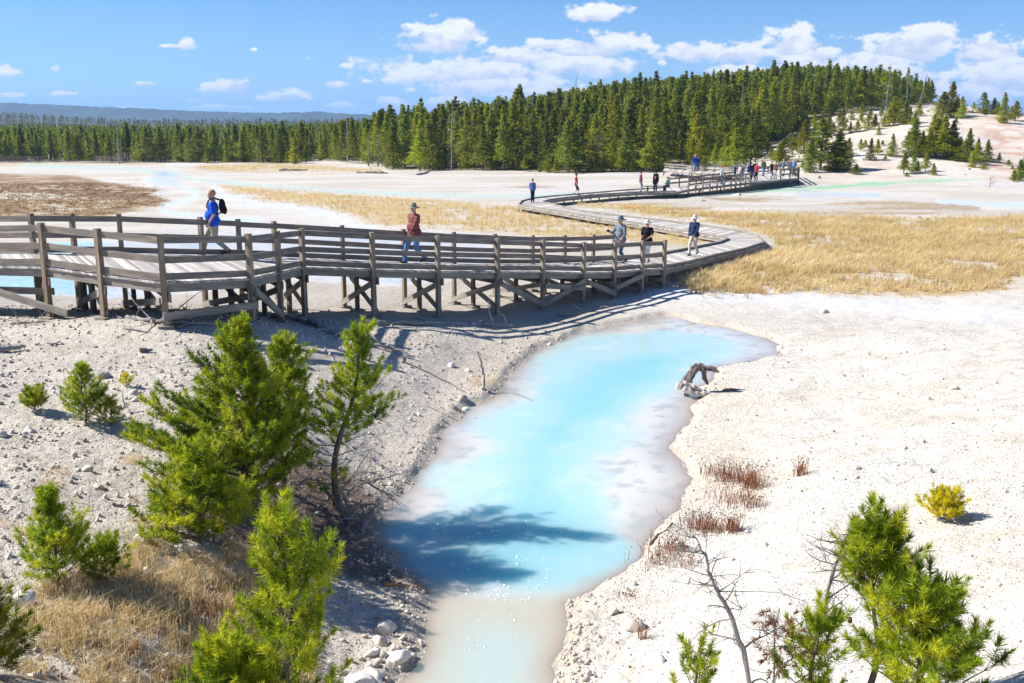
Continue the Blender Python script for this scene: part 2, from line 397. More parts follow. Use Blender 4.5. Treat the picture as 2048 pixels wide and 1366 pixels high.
# ---------------------------------------------------------------- ground sheet with its mineral colours
def mixc(c, new, f):
    return c * (1 - f[:, None]) + np.array(new)[None] * f[:, None]
GR_R = [(1330,566),(1420,540),(1480,522),(1545,500),(1548,480),(1495,460),(1400,443),(1290,430),(1215,417),(1130,408),(1200,404),(1330,414),(1420,420),(1560,427),(1720,432),(1850,436),(2200,425),(2200,575),(2040,577),(1900,590),(1780,594),(1600,586),(1500,592),(1380,592)]
GR_M = [(430,366),(520,374),(700,388),(860,398),(1035,412),(1100,428),(1250,446),(1380,470),(1430,482),(1370,494),(1300,486),(1200,478),(1100,474),(1000,468),(850,458),(740,452),(690,428),(600,415),(500,402),(450,386)]
BR_L = [(-200,345),(60,348),(150,351),(210,364),(280,374),(325,380),(300,388),(345,402),(330,412),(255,424),(190,440),(130,442),(60,434),(-200,432)]
FARG = [(400,330),(560,326),(640,330),(760,338),(770,345),(640,342),(480,344),(380,338)]
FARL = [(-100,318),(0,322),(250,325),(330,326),(330,330),(0,331),(-100,330)]
LAKE = [(-300,488),(0,488),(250,480),(420,470),(560,462),(720,468),(950,484),(1010,500),(900,556),(800,572),(640,566),(560,552),(400,585),(230,594),(0,588),(-300,585)]
BANK = [(90,1170),(200,1130),(300,1070),(460,1070),(540,1140),(600,1260),(640,1366),(640,1500),(-60,1500),(-40,1290),(40,1230)]
LITT = [(300,1000),(420,960),(600,900),(690,940),(760,1000),(745,1050),(790,1125),(850,1165),(760,1165),(640,1140),(540,1130),(380,1090)]
ORANGE = [[(1190,406),(1300,406),(1432,413),(1420,420),(1330,420),(1240,416)],[(1410,395),(1500,394),(1580,399),(1500,403),(1440,400)],[(1600,412),(1740,402),(1860,404),(1960,414),(1960,424),(1850,430),(1650,430),(1560,424),(1700,416)]]
STREAMS = [([(40,331),(250,337),(340,346),(380,357),(470,367),(600,378),(760,386),(900,391),(1050,392),(1200,386),(1350,390)],3.2,(.47,.60,.55)),([(340,346),(320,356),(350,364)],8,(.48,.62,.58)),
 ([(330,352),(290,360),(360,370),(392,384),(388,398),(330,412),(325,420),(360,430),(440,440),(520,440)],4.5,(.55,.65,.74)),([(430,372),(450,392),(520,408),(600,416),(660,430),(690,446),(740,456)],8,(.63,.66,.75)),
 ([(1250,590),(1430,593),(1600,597),(1750,612),(1900,624),(2150,638)],13,(.66,.66,.70)),([(1440,386),(1530,382),(1640,377),(1750,367),(1830,362),(1960,358)],3.4,(.30,.55,.34)),
 ([(1600,390),(1680,388),(1760,391)],4,(.45,.55,.66)),([(1880,404),(1960,408),(2150,412)],5,(.52,.62,.72)),([(1960,458),(2150,462)],5,(.6,.62,.66)),([(1570,388),(1640,386)],3,(.6,.66,.68)),([(1480,380),(1600,372)],2,(.35,.6,.45))]
def ground_paint(x, y, z):
    px, py = proj(x, y, z)
    n1 = fbm(x * .5, y * .5, 5, 21); n2 = fbm(x * .12, y * .12, 4, 31); n3 = fbm(x * 3, y * 3, 4, 41); nf = fbm(x * .08, y * .35, 4, 61)
    sc_ = np.clip(8.0 / np.maximum(y, 6) * 10, 1, 9)          # px wobble, larger near by
    wob = n1 * 5 * sc_ + n3 * 3 * sc_
    C = np.tile(np.array([.64, .575, .50]), (len(x), 1))
    # plain beyond the boardwalk: white and grey sinter streaks
    st = sstep(-.12, .16, nf + n2 * .5)
    far = sstep(30, 45, y)
    C = mixc(C, (.65, .61, .555), far * st); C = mixc(C, (.54, .50, .44), far * (1 - st) * .9)
    C = mixc(C, (.60, .58, .58), far * sstep(.08, .2, n2) * .7)
    # banks of the pool
    right = sstep(-60, 60, px - 1180 + (py - 900) * .05 + wob) * (1 - far)
    C = mixc(C, (.735, .70, .64), right)
    ch = 1 - np.abs(fbm(x * .35 + n1 * .6, y * .9 - x * .25, 4, 81)) * 9; C = mixc(C, (.55, .44, .33), right * sstep(.35, 1, ch) * .38); C = mixc(C, (.74, .63, .50), right * sstep(-.02, .2, n1 + n2) * .28)
    C = mixc(C, (.70, .61, .49), right * sstep(250, 60, np.abs(px - 1420) + np.abs(py - 850)) * .5)
    top = sstep(700, 640, py) * (1 - far) * sstep(1000, 1300, px)
    C = mixc(C, (.62, .57, .51), top * .7)
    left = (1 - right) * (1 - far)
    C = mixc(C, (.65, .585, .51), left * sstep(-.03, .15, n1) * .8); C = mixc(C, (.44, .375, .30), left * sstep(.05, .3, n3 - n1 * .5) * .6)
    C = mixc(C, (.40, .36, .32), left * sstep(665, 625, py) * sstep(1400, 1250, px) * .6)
    rough = np.full(len(x), .92)
    grass = np.zeros(len(x))
    for poly, c, a in ((GR_R, (.55, .41, .22), 1), (GR_M, (.56, .43, .25), 1), (FARG, (.50, .36, .16), 1), (FARL, (.5, .38, .2), .8)):
        s_ = sstep(-3, 5, sdf(px, py, poly) + wob * .5)
        patch = sstep(-.10, .06, n1 + n3 * .6 + .08 + s_ * .04)
        C = mixc(C, c, s_ * patch * a); grass = np.maximum(grass, s_ * patch)
        C = mixc(C, (.66, .56, .46), s_ * (1 - patch) * .6)
    s_ = sstep(-3, 4, sdf(px, py, BR_L) + wob * .7); up = sstep(402, 392, py + n1 * 20)
    C = mixc(C, (.34, .22, .12), s_ * up); C = mixc(C, (.42, .29, .14), s_ * (1 - up) * .9)
    C = mixc(C, (.24, .15, .09), s_ * sstep(.0, .14, n1) * .7); C = mixc(C, (.55, .48, .38), s_ * sstep(.02, .07, -n1 - .06) * .8)
    s_ = sstep(0, 5, 16 - np.abs(py - 392) * 2 - np.maximum(px - 90, 0) * .3 + wob) * (px < 130); C = mixc(C, (.62, .56, .46), s_ * .9)
    for line, wd, c in STREAMS:
        dd = ldist(px, py, line); f = sstep(wd + 1.5, wd * .35, dd + n1 * wd * 2.4 + n3 * wd)
        C = mixc(C, c, f * .95); rough = rough * (1 - f * .35)
        rim = sstep(wd * 3.2, wd * 1.2, dd + n1 * 6) * (1 - f); C = mixc(C, (.60, .59, .57), rim * .5); rough = rough * (1 - rim * .25)
    for poly in ORANGE:
        f = sstep(-1.5, 2, sdf(px, py, poly) + n1 * 9 + n3 * 4); f = f * sstep(-.16, .05, nf + n3 * .5); C = mixc(C, (.34, .21, .07), f * .75); rough = rough * (1 - f * .3)
    f = sstep(6, 0, np.abs(py - 374) + np.abs(px - 1060) * .06 + wob * .5); C = mixc(C, (.34, .21, .15), f * .7)
    f = sstep(-4, 5, sdf(px, py, LAKE) + wob * .6)
    C = mixc(C, (.60, .59, .60), f); C = mixc(C, (.40, .60, .63), f * sstep(260, 150, px) ); C = mixc(C, (.46, .54, .60), f * sstep(.0, .12, n1 + n2) * .8)
    rough = rough * (1 - f * .6)
    # bank of dry grass, litter under the pines
    f = sstep(-12, 16, sdf(px, py, BANK) + wob); C = mixc(C, (.54, .43, .28), f * sstep(-.22, .05, n1 + n3 * .5)); C = mixc(C, (.30, .21, .13), f * sstep(.05, .2, n3) * .5)
    f = sstep(-14, 14, sdf(px, py, LITT) + wob); C = mixc(C, (.20, .125, .095), f * .88)
    # damp rim of the pool
    ps_ = pool_sd(x, y)
    f = sstep(-.55, -.02, ps_ + n1 * .3); C = mixc(C, (.46, .41, .34), f * .5 * (1 - .45 * right)); 
    C = mixc(C, (.62, .50, .42), sstep(-.30, -.05, ps_) * right * .5)
    # hill and forest floor
    hl = sstep(104, 122, y) * sstep(1440, 1540, px + (py - 300) * .5)
    C = mixc(C, (.66, .585, .515), hl); C = mixc(C, (.56, .44, .36), hl * sstep(.0, .15, n1) * .7); C = mixc(C, (.70, .665, .62), hl * sstep(-.03, .12, n2) * .85)
    C = mixc(C, (.55, .30, .20), hl * sstep(1930, 2010, px) * sstep(.0, .12, n1 + .04) * .6)
    fo = forest_mask(x, y, px, py)
    C = mixc(C, (.16, .135, .07), fo * .85); C = mixc(C, (.34, .28, .20), fo * sstep(.03, .2, n1) * .5)
    C = mixc(C, (.22, .17, .09), sstep(700, 1200, y) * .8)
    C = C * (1 + n3[:, None] * .20) * np.array([1.0, .99, .95])
    return np.clip(C, .02, .86), rough, grass
FEDGE = [(-2000,322),(0,324),(330,326),(560,328),(640,322),(760,330),(780,340),(1040,343),(1160,348),(1320,345),(1330,330),(1420,322),(1500,318),(1540,296),(1590,262),(1640,240),(1700,226),(1780,216),(1860,208),(1880,180),(4000,150)]
def forest_mask(x, y, px, py):
    e = np.interp(px, [q[0] for q in FEDGE], [q[1] for q in FEDGE])
    hidden = (y > 235) & (px > 1600)      # ground over the crest of the bare hill
    f = sstep(1.5, -2.5, py - e + fbm(x * .1, y * .1, 3, 77) * 6)
    return np.where(y < 100, 0, np.where(hidden, 1.0, f))

rows = [3.0]
while rows[-1] < 42: rows.append(rows[-1] * (1.0042 if rows[-1] > 8 else 1.012))
while rows[-1] < 260: rows.append(rows[-1] * 1.0065)
while rows[-1] < 9000: rows.append(rows[-1] * 1.03)
rows = np.array(rows)
tt = np.concatenate([-np.geomspace(3.5, .64, 26)[:-1], np.linspace(-.63, .63, 640), np.geomspace(.64, 3.5, 26)[1:]])
Y = np.repeat(rows, len(tt)); X = np.tile(tt, len(rows)) * (Y + 0.0)
Z = zf(X, Y)
Z = np.where(Y > 900, Z[:] * 0 + np.interp(Y, [900, 2500], [0, -4]) + np.where(Y > 900, 1, 0) * 0, Z)
mic = sstep(30, 12, Y); psd = pool_sd(X, Y)
Z = Z + mic * (fbm(X * 7, Y * 7, 3, 51) * .04 + fbm(X * 20, Y * 20, 2, 52) * .022) * sstep(.0, .25, -psd) * np.where(X > 1.5, .45, 1.0)
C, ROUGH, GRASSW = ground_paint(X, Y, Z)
nr, nc = len(rows), len(tt)
I = np.arange(nr * nc).reshape(nr, nc)
F = np.stack([I[:-1, :-1], I[:-1, 1:], I[1:, 1:], I[1:, :-1]], -1).reshape(-1, 4)
m, n = M('mineral_ground')
ca = n.new('ShaderNodeAttribute', attribute_name='Col').outputs['Color']; ra = n.new('ShaderNodeAttribute', attribute_name='rough').outputs['Fac']
gp = n.new('ShaderNodeNewGeometry').outputs['Position']
f1 = n.noise(gp, 9, 5, .7); f2 = n.noise(gp, 45, 3, .6)
vor = n.new('ShaderNodeTexVoronoi', feature='F1'); n.put(vor.inputs['Vector'], gp); vor.inputs['Scale'].default_value = 14
v2 = n.rng(vor.outputs['Distance'], .05, .30, 0, 1)
k1 = n.rng(f1, .25, .75, .70, 1.20); k2 = n.rng(f2, .3, .7, .80, 1.14)
k = n.math('MULTIPLY', k1, k2)
spk = n.rng(n.noise(n.vm('ADD', gp, (3.3, 7.7, 1)), 16, 2, .5), .30, .35, .55, 1.0)
k = n.math('MULTIPLY', k, spk)
vc = n.new('ShaderNodeTexVoronoi', feature='DISTANCE_TO_EDGE'); n.put(vc.inputs['Vector'], n.vm('ADD', gp, n.vm('MULTIPLY', n.new('ShaderNodeTexNoise').outputs['Color'], (.5, .5, 0)))); vc.inputs['Scale'].default_value = 1.7
crk = n.math('MULTIPLY', n.rng(vc.outputs['Distance'], .0, .045, 1, 0), n.rng(n.noise(gp, .5, 3, .6), .50, .62)); k = n.math('MULTIPLY', k, n.math('SUBTRACT', 1, n.math('MULTIPLY', crk, .28)))
cv = n.new('ShaderNodeCombineXYZ')
for i in range(3): n.l.new(k, cv.inputs[i])
cc = n.mix(1.0, ca, cv.outputs[0], 'MULTIPLY')
b = n.bsdf(Base_Color=cc, Roughness=ra); b.inputs['Specular IOR Level'].default_value = .35
hh = n.math('ADD', n.math('MULTIPLY', f1, 1.0), n.math('ADD', n.math('MULTIPLY', f2, .45), n.math('MULTIPLY', v2, .4)))
bn = n.new('ShaderNodeBump'); bn.inputs['Distance'].default_value = .05
n.l.new(n.rng(ra, .5, .9, .05, 1.0), bn.inputs['Strength'])
n.l.new(hh, bn.inputs['Height']); n.l.new(bn.outputs[0], b.inputs['Normal'])
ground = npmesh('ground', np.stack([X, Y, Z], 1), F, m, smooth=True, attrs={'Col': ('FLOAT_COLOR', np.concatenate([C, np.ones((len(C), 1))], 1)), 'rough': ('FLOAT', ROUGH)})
tag(ground, 'pale mineral basin floor with grass flats, streams and a bare hill', 'ground', kind='structure')
# ---------------------------------------------------------------- milky hot spring pool
gx = np.linspace(-5.5, 9.5, 250); gy = np.geomspace(7.0, 34.5, 420)
PX, PY = np.meshgrid(gx, gy); sd = pool_sd(PX.ravel(), PY.ravel())
keep = (sd > -.5).reshape(PX.shape)
DEEP_PX = [(1062,745),(1100,705),(1160,680),(1240,668),(1330,664),(1420,672),(1478,688),(1450,716),(1390,740),(1350,775),(1300,800),(1250,822),(1225,850),(1255,870),(1240,895),(1185,915),(1170,950),(1195,975),(1205,1010),(1190,1040),(1260,1085),(1245,1118),(1190,1150),(1120,1175),(1020,1190),(960,1178),(880,1140),(815,1095),(790,1065),(850,1040),(920,1022),(905,985),(868,965),(880,940),(950,925),(1000,905),(985,870),(970,850),(1010,815),(1090,790),(1085,770)]
DEEP = [tuple(Pz(a, b, 0)[:2]) for a, b in DEEP_PX]
DEEP2 = [tuple(Pz(a, b, 0)[:2]) for a, b in [(960,1240),(1060,1270),(1080,1366),(1080,1600),(860,1600),(880,1330)]]
MID_PX = [(1115,770),(1200,720),(1400,700),(1330,760),(1200,840),(1130,900),(1130,1000),(1150,1100),(1030,1150),(930,1120),(960,1060),(1020,960),(1060,860)]
MID = [tuple(Pz(a, b, 0)[:2]) for a, b in MID_PX]
xx, yv = PX.ravel(), PY.ravel()
nw = fbm(xx * 1.1, yv * 1.1, 5, 91); nw2 = fbm(xx * 4, yv * 4, 4, 92); wisp = fbm(xx * 1.3 + nw * 3, yv * 1.9 + nw * 4, 5, 93)
dp = sstep(-.50, .30, sdf(xx, yv, DEEP) + .04 + nw * .95 + nw2 * .16 + wisp * .25)
cent = sstep(-.6, .9, sdf(xx, yv, MID) + nw * .8)
d2 = sstep(-.5, .5, sdf(xx, yv, DEEP2) + nw * .6)
_, pyy = proj(xx, yv, 0 * xx)
shelf = sstep(1150, 1215, pyy)
PC = np.tile(np.array([.45, .45, .425]), (len(xx), 1))
PC = mixc(PC, (.60, .605, .575), sstep(.05, .9, sd + nw * .5) * .9)
PC = mixc(PC, (.37, .385, .375), sstep(.0, .22, nw2 + wisp * .5) * .7)
PC = mixc(PC, (.44, .435, .35), shelf * .92); PC = mixc(PC, (.40, .49, .47), shelf * d2)
PC = mixc(PC, (.40, .585, .61), dp * (1 - shelf * .9)); PC = mixc(PC, (.25, .525, .59), dp * cent * (1 - shelf) * .9)
PC = mixc(PC, (.62, .67, .66), dp * (1 - cent) * sstep(.05, .22, wisp) * .35)
PC = mixc(PC, (.07, .36, .43), dp * sstep(1000, 1090, pyy) * (1 - shelf) * .30)  # tree shade painted into the near deep water as a darker teal band
PC = mixc(PC, (.40, .35, .28), sstep(.28, .0, sd + nw * .2) * .45)
idx = -np.ones(keep.size, int); ki = np.flatnonzero(keep.ravel()); idx[ki] = np.arange(len(ki)); G = idx.reshape(keep.shape)
q = np.stack([G[:-1, :-1], G[:-1, 1:], G[1:, 1:], G[1:, :-1]], -1).reshape(-1, 4); q = q[(q >= 0).all(1)]
m, n = M('milky_pool_water')
ca = n.new('ShaderNodeAttribute', attribute_name='Col').outputs['Color']
gp = n.new('ShaderNodeNewGeometry').outputs['Position']
b = n.bsdf(Base_Color=ca, Roughness=.06, IOR=1.33)
b.inputs['Specular IOR Level'].default_value = .5; b.inputs['Subsurface Weight'].default_value = .85; b.inputs['Subsurface Radius'].default_value = (.25, .5, .55); b.inputs['Subsurface Scale'].default_value = 1.9; b.subsurface_method = 'BURLEY'
f1 = n.noise(n.vm('MULTIPLY', gp, (1, 1.6, 1)), 7, 3, .5)
bn = n.new('ShaderNodeBump'); bn.inputs['Strength'].default_value = .10; bn.inputs['Distance'].default_value = .01
n.l.new(f1, bn.inputs['Height']); n.l.new(bn.outputs[0], b.inputs['Normal'])
pool = npmesh('water', np.stack([xx, yv, 0 * xx], 1)[ki], q, m, smooth=True, attrs={'Col': ('FLOAT_COLOR', np.concatenate([PC, np.ones((len(PC), 1))], 1)[ki])})
tag(pool, 'milky turquoise hot spring pool between the pale banks', 'water', kind='structure')
# bubbles floating on it
bb = MB(); 
BUB = [Pz(a, b, 0) for a, b in [(900+random.gauss(60,90), 1040+random.random()*150) for _ in range(150)] + [(random.uniform(930,1110), random.uniform(1195,1300)) for _ in range(22)] + [(1000+random.gauss(0,25), 1190+random.gauss(0,10)) for _ in range(20)]]
BUB = np.array(BUB); BUB = BUB[pool_sd(BUB[:, 0], BUB[:, 1]) > .3]
for c in BUB:
    r = random.choice([.008, .009, .011, .014, .02]); bb.ell((c[0], c[1], 0.0), (r, r, r * .8), n=8, m=5)
m, n = M('bubble'); bs = n.bsdf(Base_Color=(.92, .95, .96), Roughness=.05)
o = bb.build('bubble_cluster', m, smooth=True); tag(o, 'tiny white gas bubbles floating on the turquoise pool', 'bubbles', kind='stuff')
# ---------------------------------------------------------------- distant ridge
hx = np.linspace(-5200, 4200, 1500); prof = []
RX = [-5200,-3000,-2057,-1800,-1400,-1000,-700,-500,0,800,4200]; 
def ridge(xa):
    pxr = xa / 4000 * FPX + 1024
    yy_ = np.interp(pxr, [-1500,-300,0,60,250,400,520,620,640,660,720,900,1300,3000], [214,208,208,210,218,225,228,227,224.5,228,231,236,242,244])
    return CAMZ + (245 - yy_) / FPX * 4000
hy = np.array([3400, 3480, 3560, 3640, 3720, 3800, 3880, 3960, 4000, 4040, 4300, 5200.])
HX, HY = np.meshgrid(hx, hy)
top = ridge(HX) ; tpar = np.interp(HY, [3400, 4000, 4040, 5200], [0, 1, 1, .4])
HZ = (-6) + (top + 6) * np.power(tpar, .8) + fbm(HX.ravel() * .004, HY.ravel() * .004, 4, 3).reshape(HX.shape) * 16 * np.sin(np.clip(tpar, 0, 1) * math.pi) + np.where(HY > 3450, 1, 0) * _h(np.floor(HX / 7), np.floor(HY / 9), 4) ** 2 * 6.0
I = np.arange(HX.size).reshape(HX.shape)
F = np.stack([I[:-1, :-1], I[:-1, 1:], I[1:, 1:], I[1:, :-1]], -1).reshape(-1, 4)
m, n = M('ridge_forest'); gp = n.new('ShaderNodeNewGeometry').outputs['Position']
f1 = n.noise(n.vm('MULTIPLY', gp, (1, .3, 1)), .02, 5, .7); f2 = n.noise(gp, .12, 2, .6)
cc = n.mix(n.rng(n.math('ADD', f1, n.math('MULTIPLY', f2, .4)), .5, .9), (.02, .035, .015), (.06, .08, .035))
n.bsdf(Base_Color=cc, Roughness=.95)
o = npmesh('hills', np.stack([HX, HY, HZ], -1).reshape(-1, 3), F, m)
tag(o, 'long wooded ridge fading to blue on the horizon', 'hills', kind='structure')
# ---------------------------------------------------------------- boardwalks
def lerp(a, b, t): return a + (b - a) * t
def resample(L, Rr, step):
    A, B = [np.array(L[0])], [np.array(Rr[0])]
    for i in range(len(L) - 1):
        n_ = max(1, int(round(np.linalg.norm((L[i + 1] + Rr[i + 1] - L[i] - Rr[i]) / 2) / step)))
        for k in range(1, n_ + 1): A.append(lerp(L[i], L[i + 1], k / n_)); B.append(lerp(Rr[i], Rr[i + 1], k / n_))
    return A, B
DECKS = []
def deck(root, F_, B_, pl=.15, th=.045):
    mb = MB()
    for i in range(len(F_) - 1):
        L = max(np.linalg.norm(F_[i + 1] - F_[i]), np.linalg.norm(B_[i + 1] - B_[i]))
        n_ = max(1, int(round(L / pl)))
        for k in range(n_):
            t0, t1 = (k + .04) / n_, (k + .96) / n_
            a0, a1 = lerp(F_[i], F_[i + 1], t0), lerp(F_[i], F_[i + 1], t1); b0, b1 = lerp(B_[i], B_[i + 1], t0), lerp(B_[i], B_[i + 1], t1)
            e = (a0 - b0); e /= np.linalg.norm(e); jz = random.uniform(-.004, .004); ov = random.uniform(.02, .05)
            V = [a0 + e * ov, a1 + e * ov, b1 - e * ov, b0 - e * ov]; V = [v + (0, 0, jz) for v in V] + [v - (0, 0, th) for v in V]
            W = np.linalg.norm(a0 - b0); o_ = random.random() * 20; w_ = .14
            q = [(0, 1, 2, 3), (7, 6, 5, 4), (4, 5, 1, 0), (5, 6, 2, 1), (6, 7, 3, 2), (7, 4, 0, 3)]
            top = [(o_, 0), (o_, w_), (o_ + W, w_), (o_ + W, 0)]
            mb.add(V, q, [top, top, [(o_, 0), (o_, .1), (o_ + .05, .1), (o_ + .05, 0)], [(o_, 0), (o_ + W, 0), (o_ + W, .04), (o_, .04)], [(o_, 0), (o_, .1), (o_ + .05, .1), (o_ + .05, 0)], [(o_, 0), (o_ + W, 0), (o_ + W, .04), (o_, .04)]])
        DECKS.append([F_[i], F_[i + 1], B_[i + 1], B_[i]])
    mb.build('deck', W_DECK, root)
def part_board(name, root, a, b, wd, th, mat, up=(0, 0, 1)):
    mb = MB().board(a, b, wd, th, up); return mb.build(name, mat, root)
def post(name, root, x, y, z0, z1, s, mat, ang=0, lean=(0, 0)):
    mb = MB().board((x + lean[0], y + lean[1], z0), (x, y, z1), s, s, (math.cos(ang), math.sin(ang), 0)); return mb.build(name, mat, root)
def railing(root, E, inn, zr, s=.12, rails=(.95, .52, .13), posts=True, below=None, rw=.15, rt=.05, skip_toe=False):
    """E edge points, inn unit vectors to the deck's inside"""
    for i in range(len(E) - 1):
        for r_ in rails:
            a = E[i] + inn[i] * (s / 2 + rt / 2 - .01); b = E[i + 1] + inn[i + 1] * (s / 2 + rt / 2 - .01)
            j = random.uniform(-.012, .012)
            part_board('rail', root, a + (0, 0, zr * r_ - rw / 2 + j), b + (0, 0, zr * r_ - rw / 2 + random.uniform(-.012, .012)), rt, rw, W_RAIL)
def inward(E, O):
    out = []
    for a, b in zip(E, O):
        d = (b - a) * (1, 1, 0); out.append(d / np.linalg.norm(d))
    return out
front = [(-200,534,25.5),(-60,532,24.8),(90,534,23.7),(202,549.6,22.6),(327,565,21.6),(501,556.5,23.4),(558,544.5,25.3),(606,534,27.3),(746,539,28.2),(876,542,29.6),(995,543,31.3),(1086,543,33.0),(1167,545,34.2),(1229,543.5,35.2),(1284,539.5,35.9),(1328,537,36.4)]
rear = [(-200,505),(-70,506),(69,507),(150,507),(244,507),(405,510),(480,512),(551,514),(686,520),(808,524.5),(908,527),(990,528),(1065,528),(1129,526.5),(1186,524),(1227,521)]
FP = [P(*q) for q in front]; BP = [Pz(q[0], q[1], f[2]) for q, f in zip(rear, FP)]
nb = empty('boardwalk', tuple(FP[7] * (1, 1, 0)), 'weathered timber boardwalk with three rail fences rising on stilts beside the turquoise pool', 'boardwalk')
deck(nb, FP, BP)
inF, inB = inward(FP, BP), inward(BP, FP)
ZR = 1.0
railing(nb, FP, inF, ZR, rails=(1.0, .57, .18)); railing(nb, BP, inB, ZR, rails=(1.0, .57, .18))
baseY = [None, None, 633, 640, 638, 633, 650, 633, 634, 630, 629, 622, 608, 597, 580, 569]
for i, (f, bk) in enumerate(zip(FP, BP)):
    dirv = FP[min(i + 1, len(FP) - 1)] - FP[max(i - 1, 0)]; ang = math.atan2(dirv[1], dirv[0])
    gz = zg(f[0], f[1]) - .05
    post('post', nb, f[0], f[1], gz, f[2] + ZR + .06, .125, W_POST, ang)
    post('post', nb, bk[0], bk[1], zg(bk[0], bk[1]) - .05, bk[2] + ZR + .06, .115, W_POST, ang)
    inn = inF[i]; e = bk - f; Wd = np.linalg.norm(e[:2]); u = e / Wd
    zb = f[2] - .045 - .24
    sd_ = np.array([dirv[0], dirv[1], 0]) / np.linalg.norm(dirv[:2])
    # cross beam, inner legs with pads, crossed braces
    off = sd_ * .09
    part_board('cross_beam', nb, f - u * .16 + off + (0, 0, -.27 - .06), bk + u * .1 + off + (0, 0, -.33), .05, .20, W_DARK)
    for t in ((.55,) if Wd < 2.6 else (.4, .75)):
        q = f + e * t; g = zg(q[0], q[1])
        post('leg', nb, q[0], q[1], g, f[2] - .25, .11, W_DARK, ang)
        part_board('footing', nb, (q[0] - sd_[0] * .2, q[1] - sd_[1] * .2, g + .02), (q[0] + sd_[0] * .2, q[1] + sd_[1] * .2, g + .02), .25, .07, W_FASC)
    for q in (f, bk):
        g = zg(q[0], q[1])
        part_board('footing', nb, (q[0] - sd_[0] * .17, q[1] - sd_[1] * .17, g + .02), (q[0] + sd_[0] * .17, q[1] + sd_[1] * .17, g + .02), .3, .07, W_FASC)
    if i >= 2:
        g0, g1 = zg(f[0], f[1]), zg(bk[0], bk[1])
        hh_ = f[2] - g0
        if hh_ > .45:
            part_board('brace', nb, f + sd_ * .10 + (0, 0, -hh_ + .14), bk + sd_ * .10 + (0, 0, -.36), .045, .16, W_FASC)
            part_board('brace', nb, f - sd_ * .10 + (0, 0, -.42), bk - sd_ * .10 + (0, 0, g1 - bk[2] + .16), .045, .16, W_FASC)
    if i < len(FP) - 1:
        o = -inF[i] * .0
        a, b2 = FP[i] + inF[i] * .10 + (0, 0, -.045 - .10), FP[i + 1] + inF[i + 1] * .10 + (0, 0, -.145)
        part_board('fascia_beam', nb, a, b2, .05, .19, W_FASC)
        a, b2 = BP[i] + inB[i] * .10 + (0, 0, -.145), BP[i + 1] + inB[i + 1] * .10 + (0, 0, -.145)
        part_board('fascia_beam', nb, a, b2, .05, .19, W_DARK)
# lengthwise braces seen under the lookout and to its left
def lb(i, t0, j, t1, h0, h1, off=.11, m_=W_FASC, ex=.0):
    a = lerp(FP[i], FP[j], t0) - inF[i] * off; c_ = lerp(FP[i], FP[j], t1) - inF[j] * off
    ga, gc = zg(a[0], a[1]), zg(c_[0], c_[1])
    part_board('brace', nb, (a[0], a[1], lerp(ga, a[2], h0)), (c_[0], c_[1], lerp(gc, c_[2], h1)), .05, .17, m_)
lb(4, -.04, 5, 1.06, .28, .42); lb(1, .1, 2, 1.22, .60, .12); lb(0, .0, 2, 1.05, .45, .50, -.4, W_POST); lb(0, 0, 1, 1, .2, .5, -1.2, W_DARK)
for i, j, h0, h1 in ((10, 11, .75, .1), (11, 12, .12, .75), (12, 13, .72, .2), (12, 11, .5, .62), (13, 14, .4, .8), (5, 6, .8, .15)):
    lb(i, 0, j, 1, h0, h1)
# plain walkway bending twice over the grass
ST = [((1331,537),(1229,521),FP[-1][2]-.01),((1383,526),(1331,506.6),.83),((1437.5,512),(1383,497),.72),((1492,500),(1437.5,486),.63),((1533,487),(1451,480),.58),((1517,474),(1450,477.5),.58),((1487,464),(1437,475),.57),((1396,450.6),(1350,461),.55),((1328,442),(1273,448),.53),((1246,433),(1191,437),.5),((1164,423),(1109,423),.48),((1110,410.5),(1065,416),.47),((1089,404.7),(1035.5,411),.47),((1089,404.2),(1041,403),.47),((1098,401.2),(1068,396.7),.47),((1129,396.7),(1110,392.5),.47),((1200,390),(1180,387),.48),((1274,385.6),(1255,380.5),.5),((1322,384.5),(1310,377),.5),((1352,384),(1338,375.2),.52)]
SF = [Pz(*a, z) for a, b_, z in ST]; SB = [Pz(*b_, z) for a, b_, z in ST]
zw = empty('walkway', tuple(SF[7] * (1, 1, 0)), 'low plank walkway without rails zigzagging over the golden grass flat', 'boardwalk')
deck(zw, SF, SB, .17)
def edging(root, F_, B_, h=.10, fas=.17, step=2.2, legs=True, curb=True, legmat=W_POST):
    A, B = resample(F_, B_, step); ia, ib = inward(A, B), inward(B, A)
    for E, I_ in ((A, ia), (B, ib)):
        for i in range(len(E) - 1):
            if np.linalg.norm(E[i + 1] - E[i]) < .25: continue
            if curb: part_board('curb', root, E[i] + I_[i] * .10 + (0, 0, .06), E[i + 1] + I_[i + 1] * .10 + (0, 0, .06), .10, .09, W_FASC)
            part_board('fascia_beam', root, E[i] + I_[i] * .03 + (0, 0, -.05 - fas / 2), E[i + 1] + I_[i + 1] * .03 + (0, 0, -.05 - fas / 2), .05, fas, W_FASC)
        if legs:
            for i in range(len(E)):
                q = E[i] + I_[i] * .14; g = zg(q[0], q[1])
                if q[2] - g > .2: post('leg', root, q[0], q[1], g - .1, q[2] - .06, .11, legmat)
edging(zw, SF, SB)
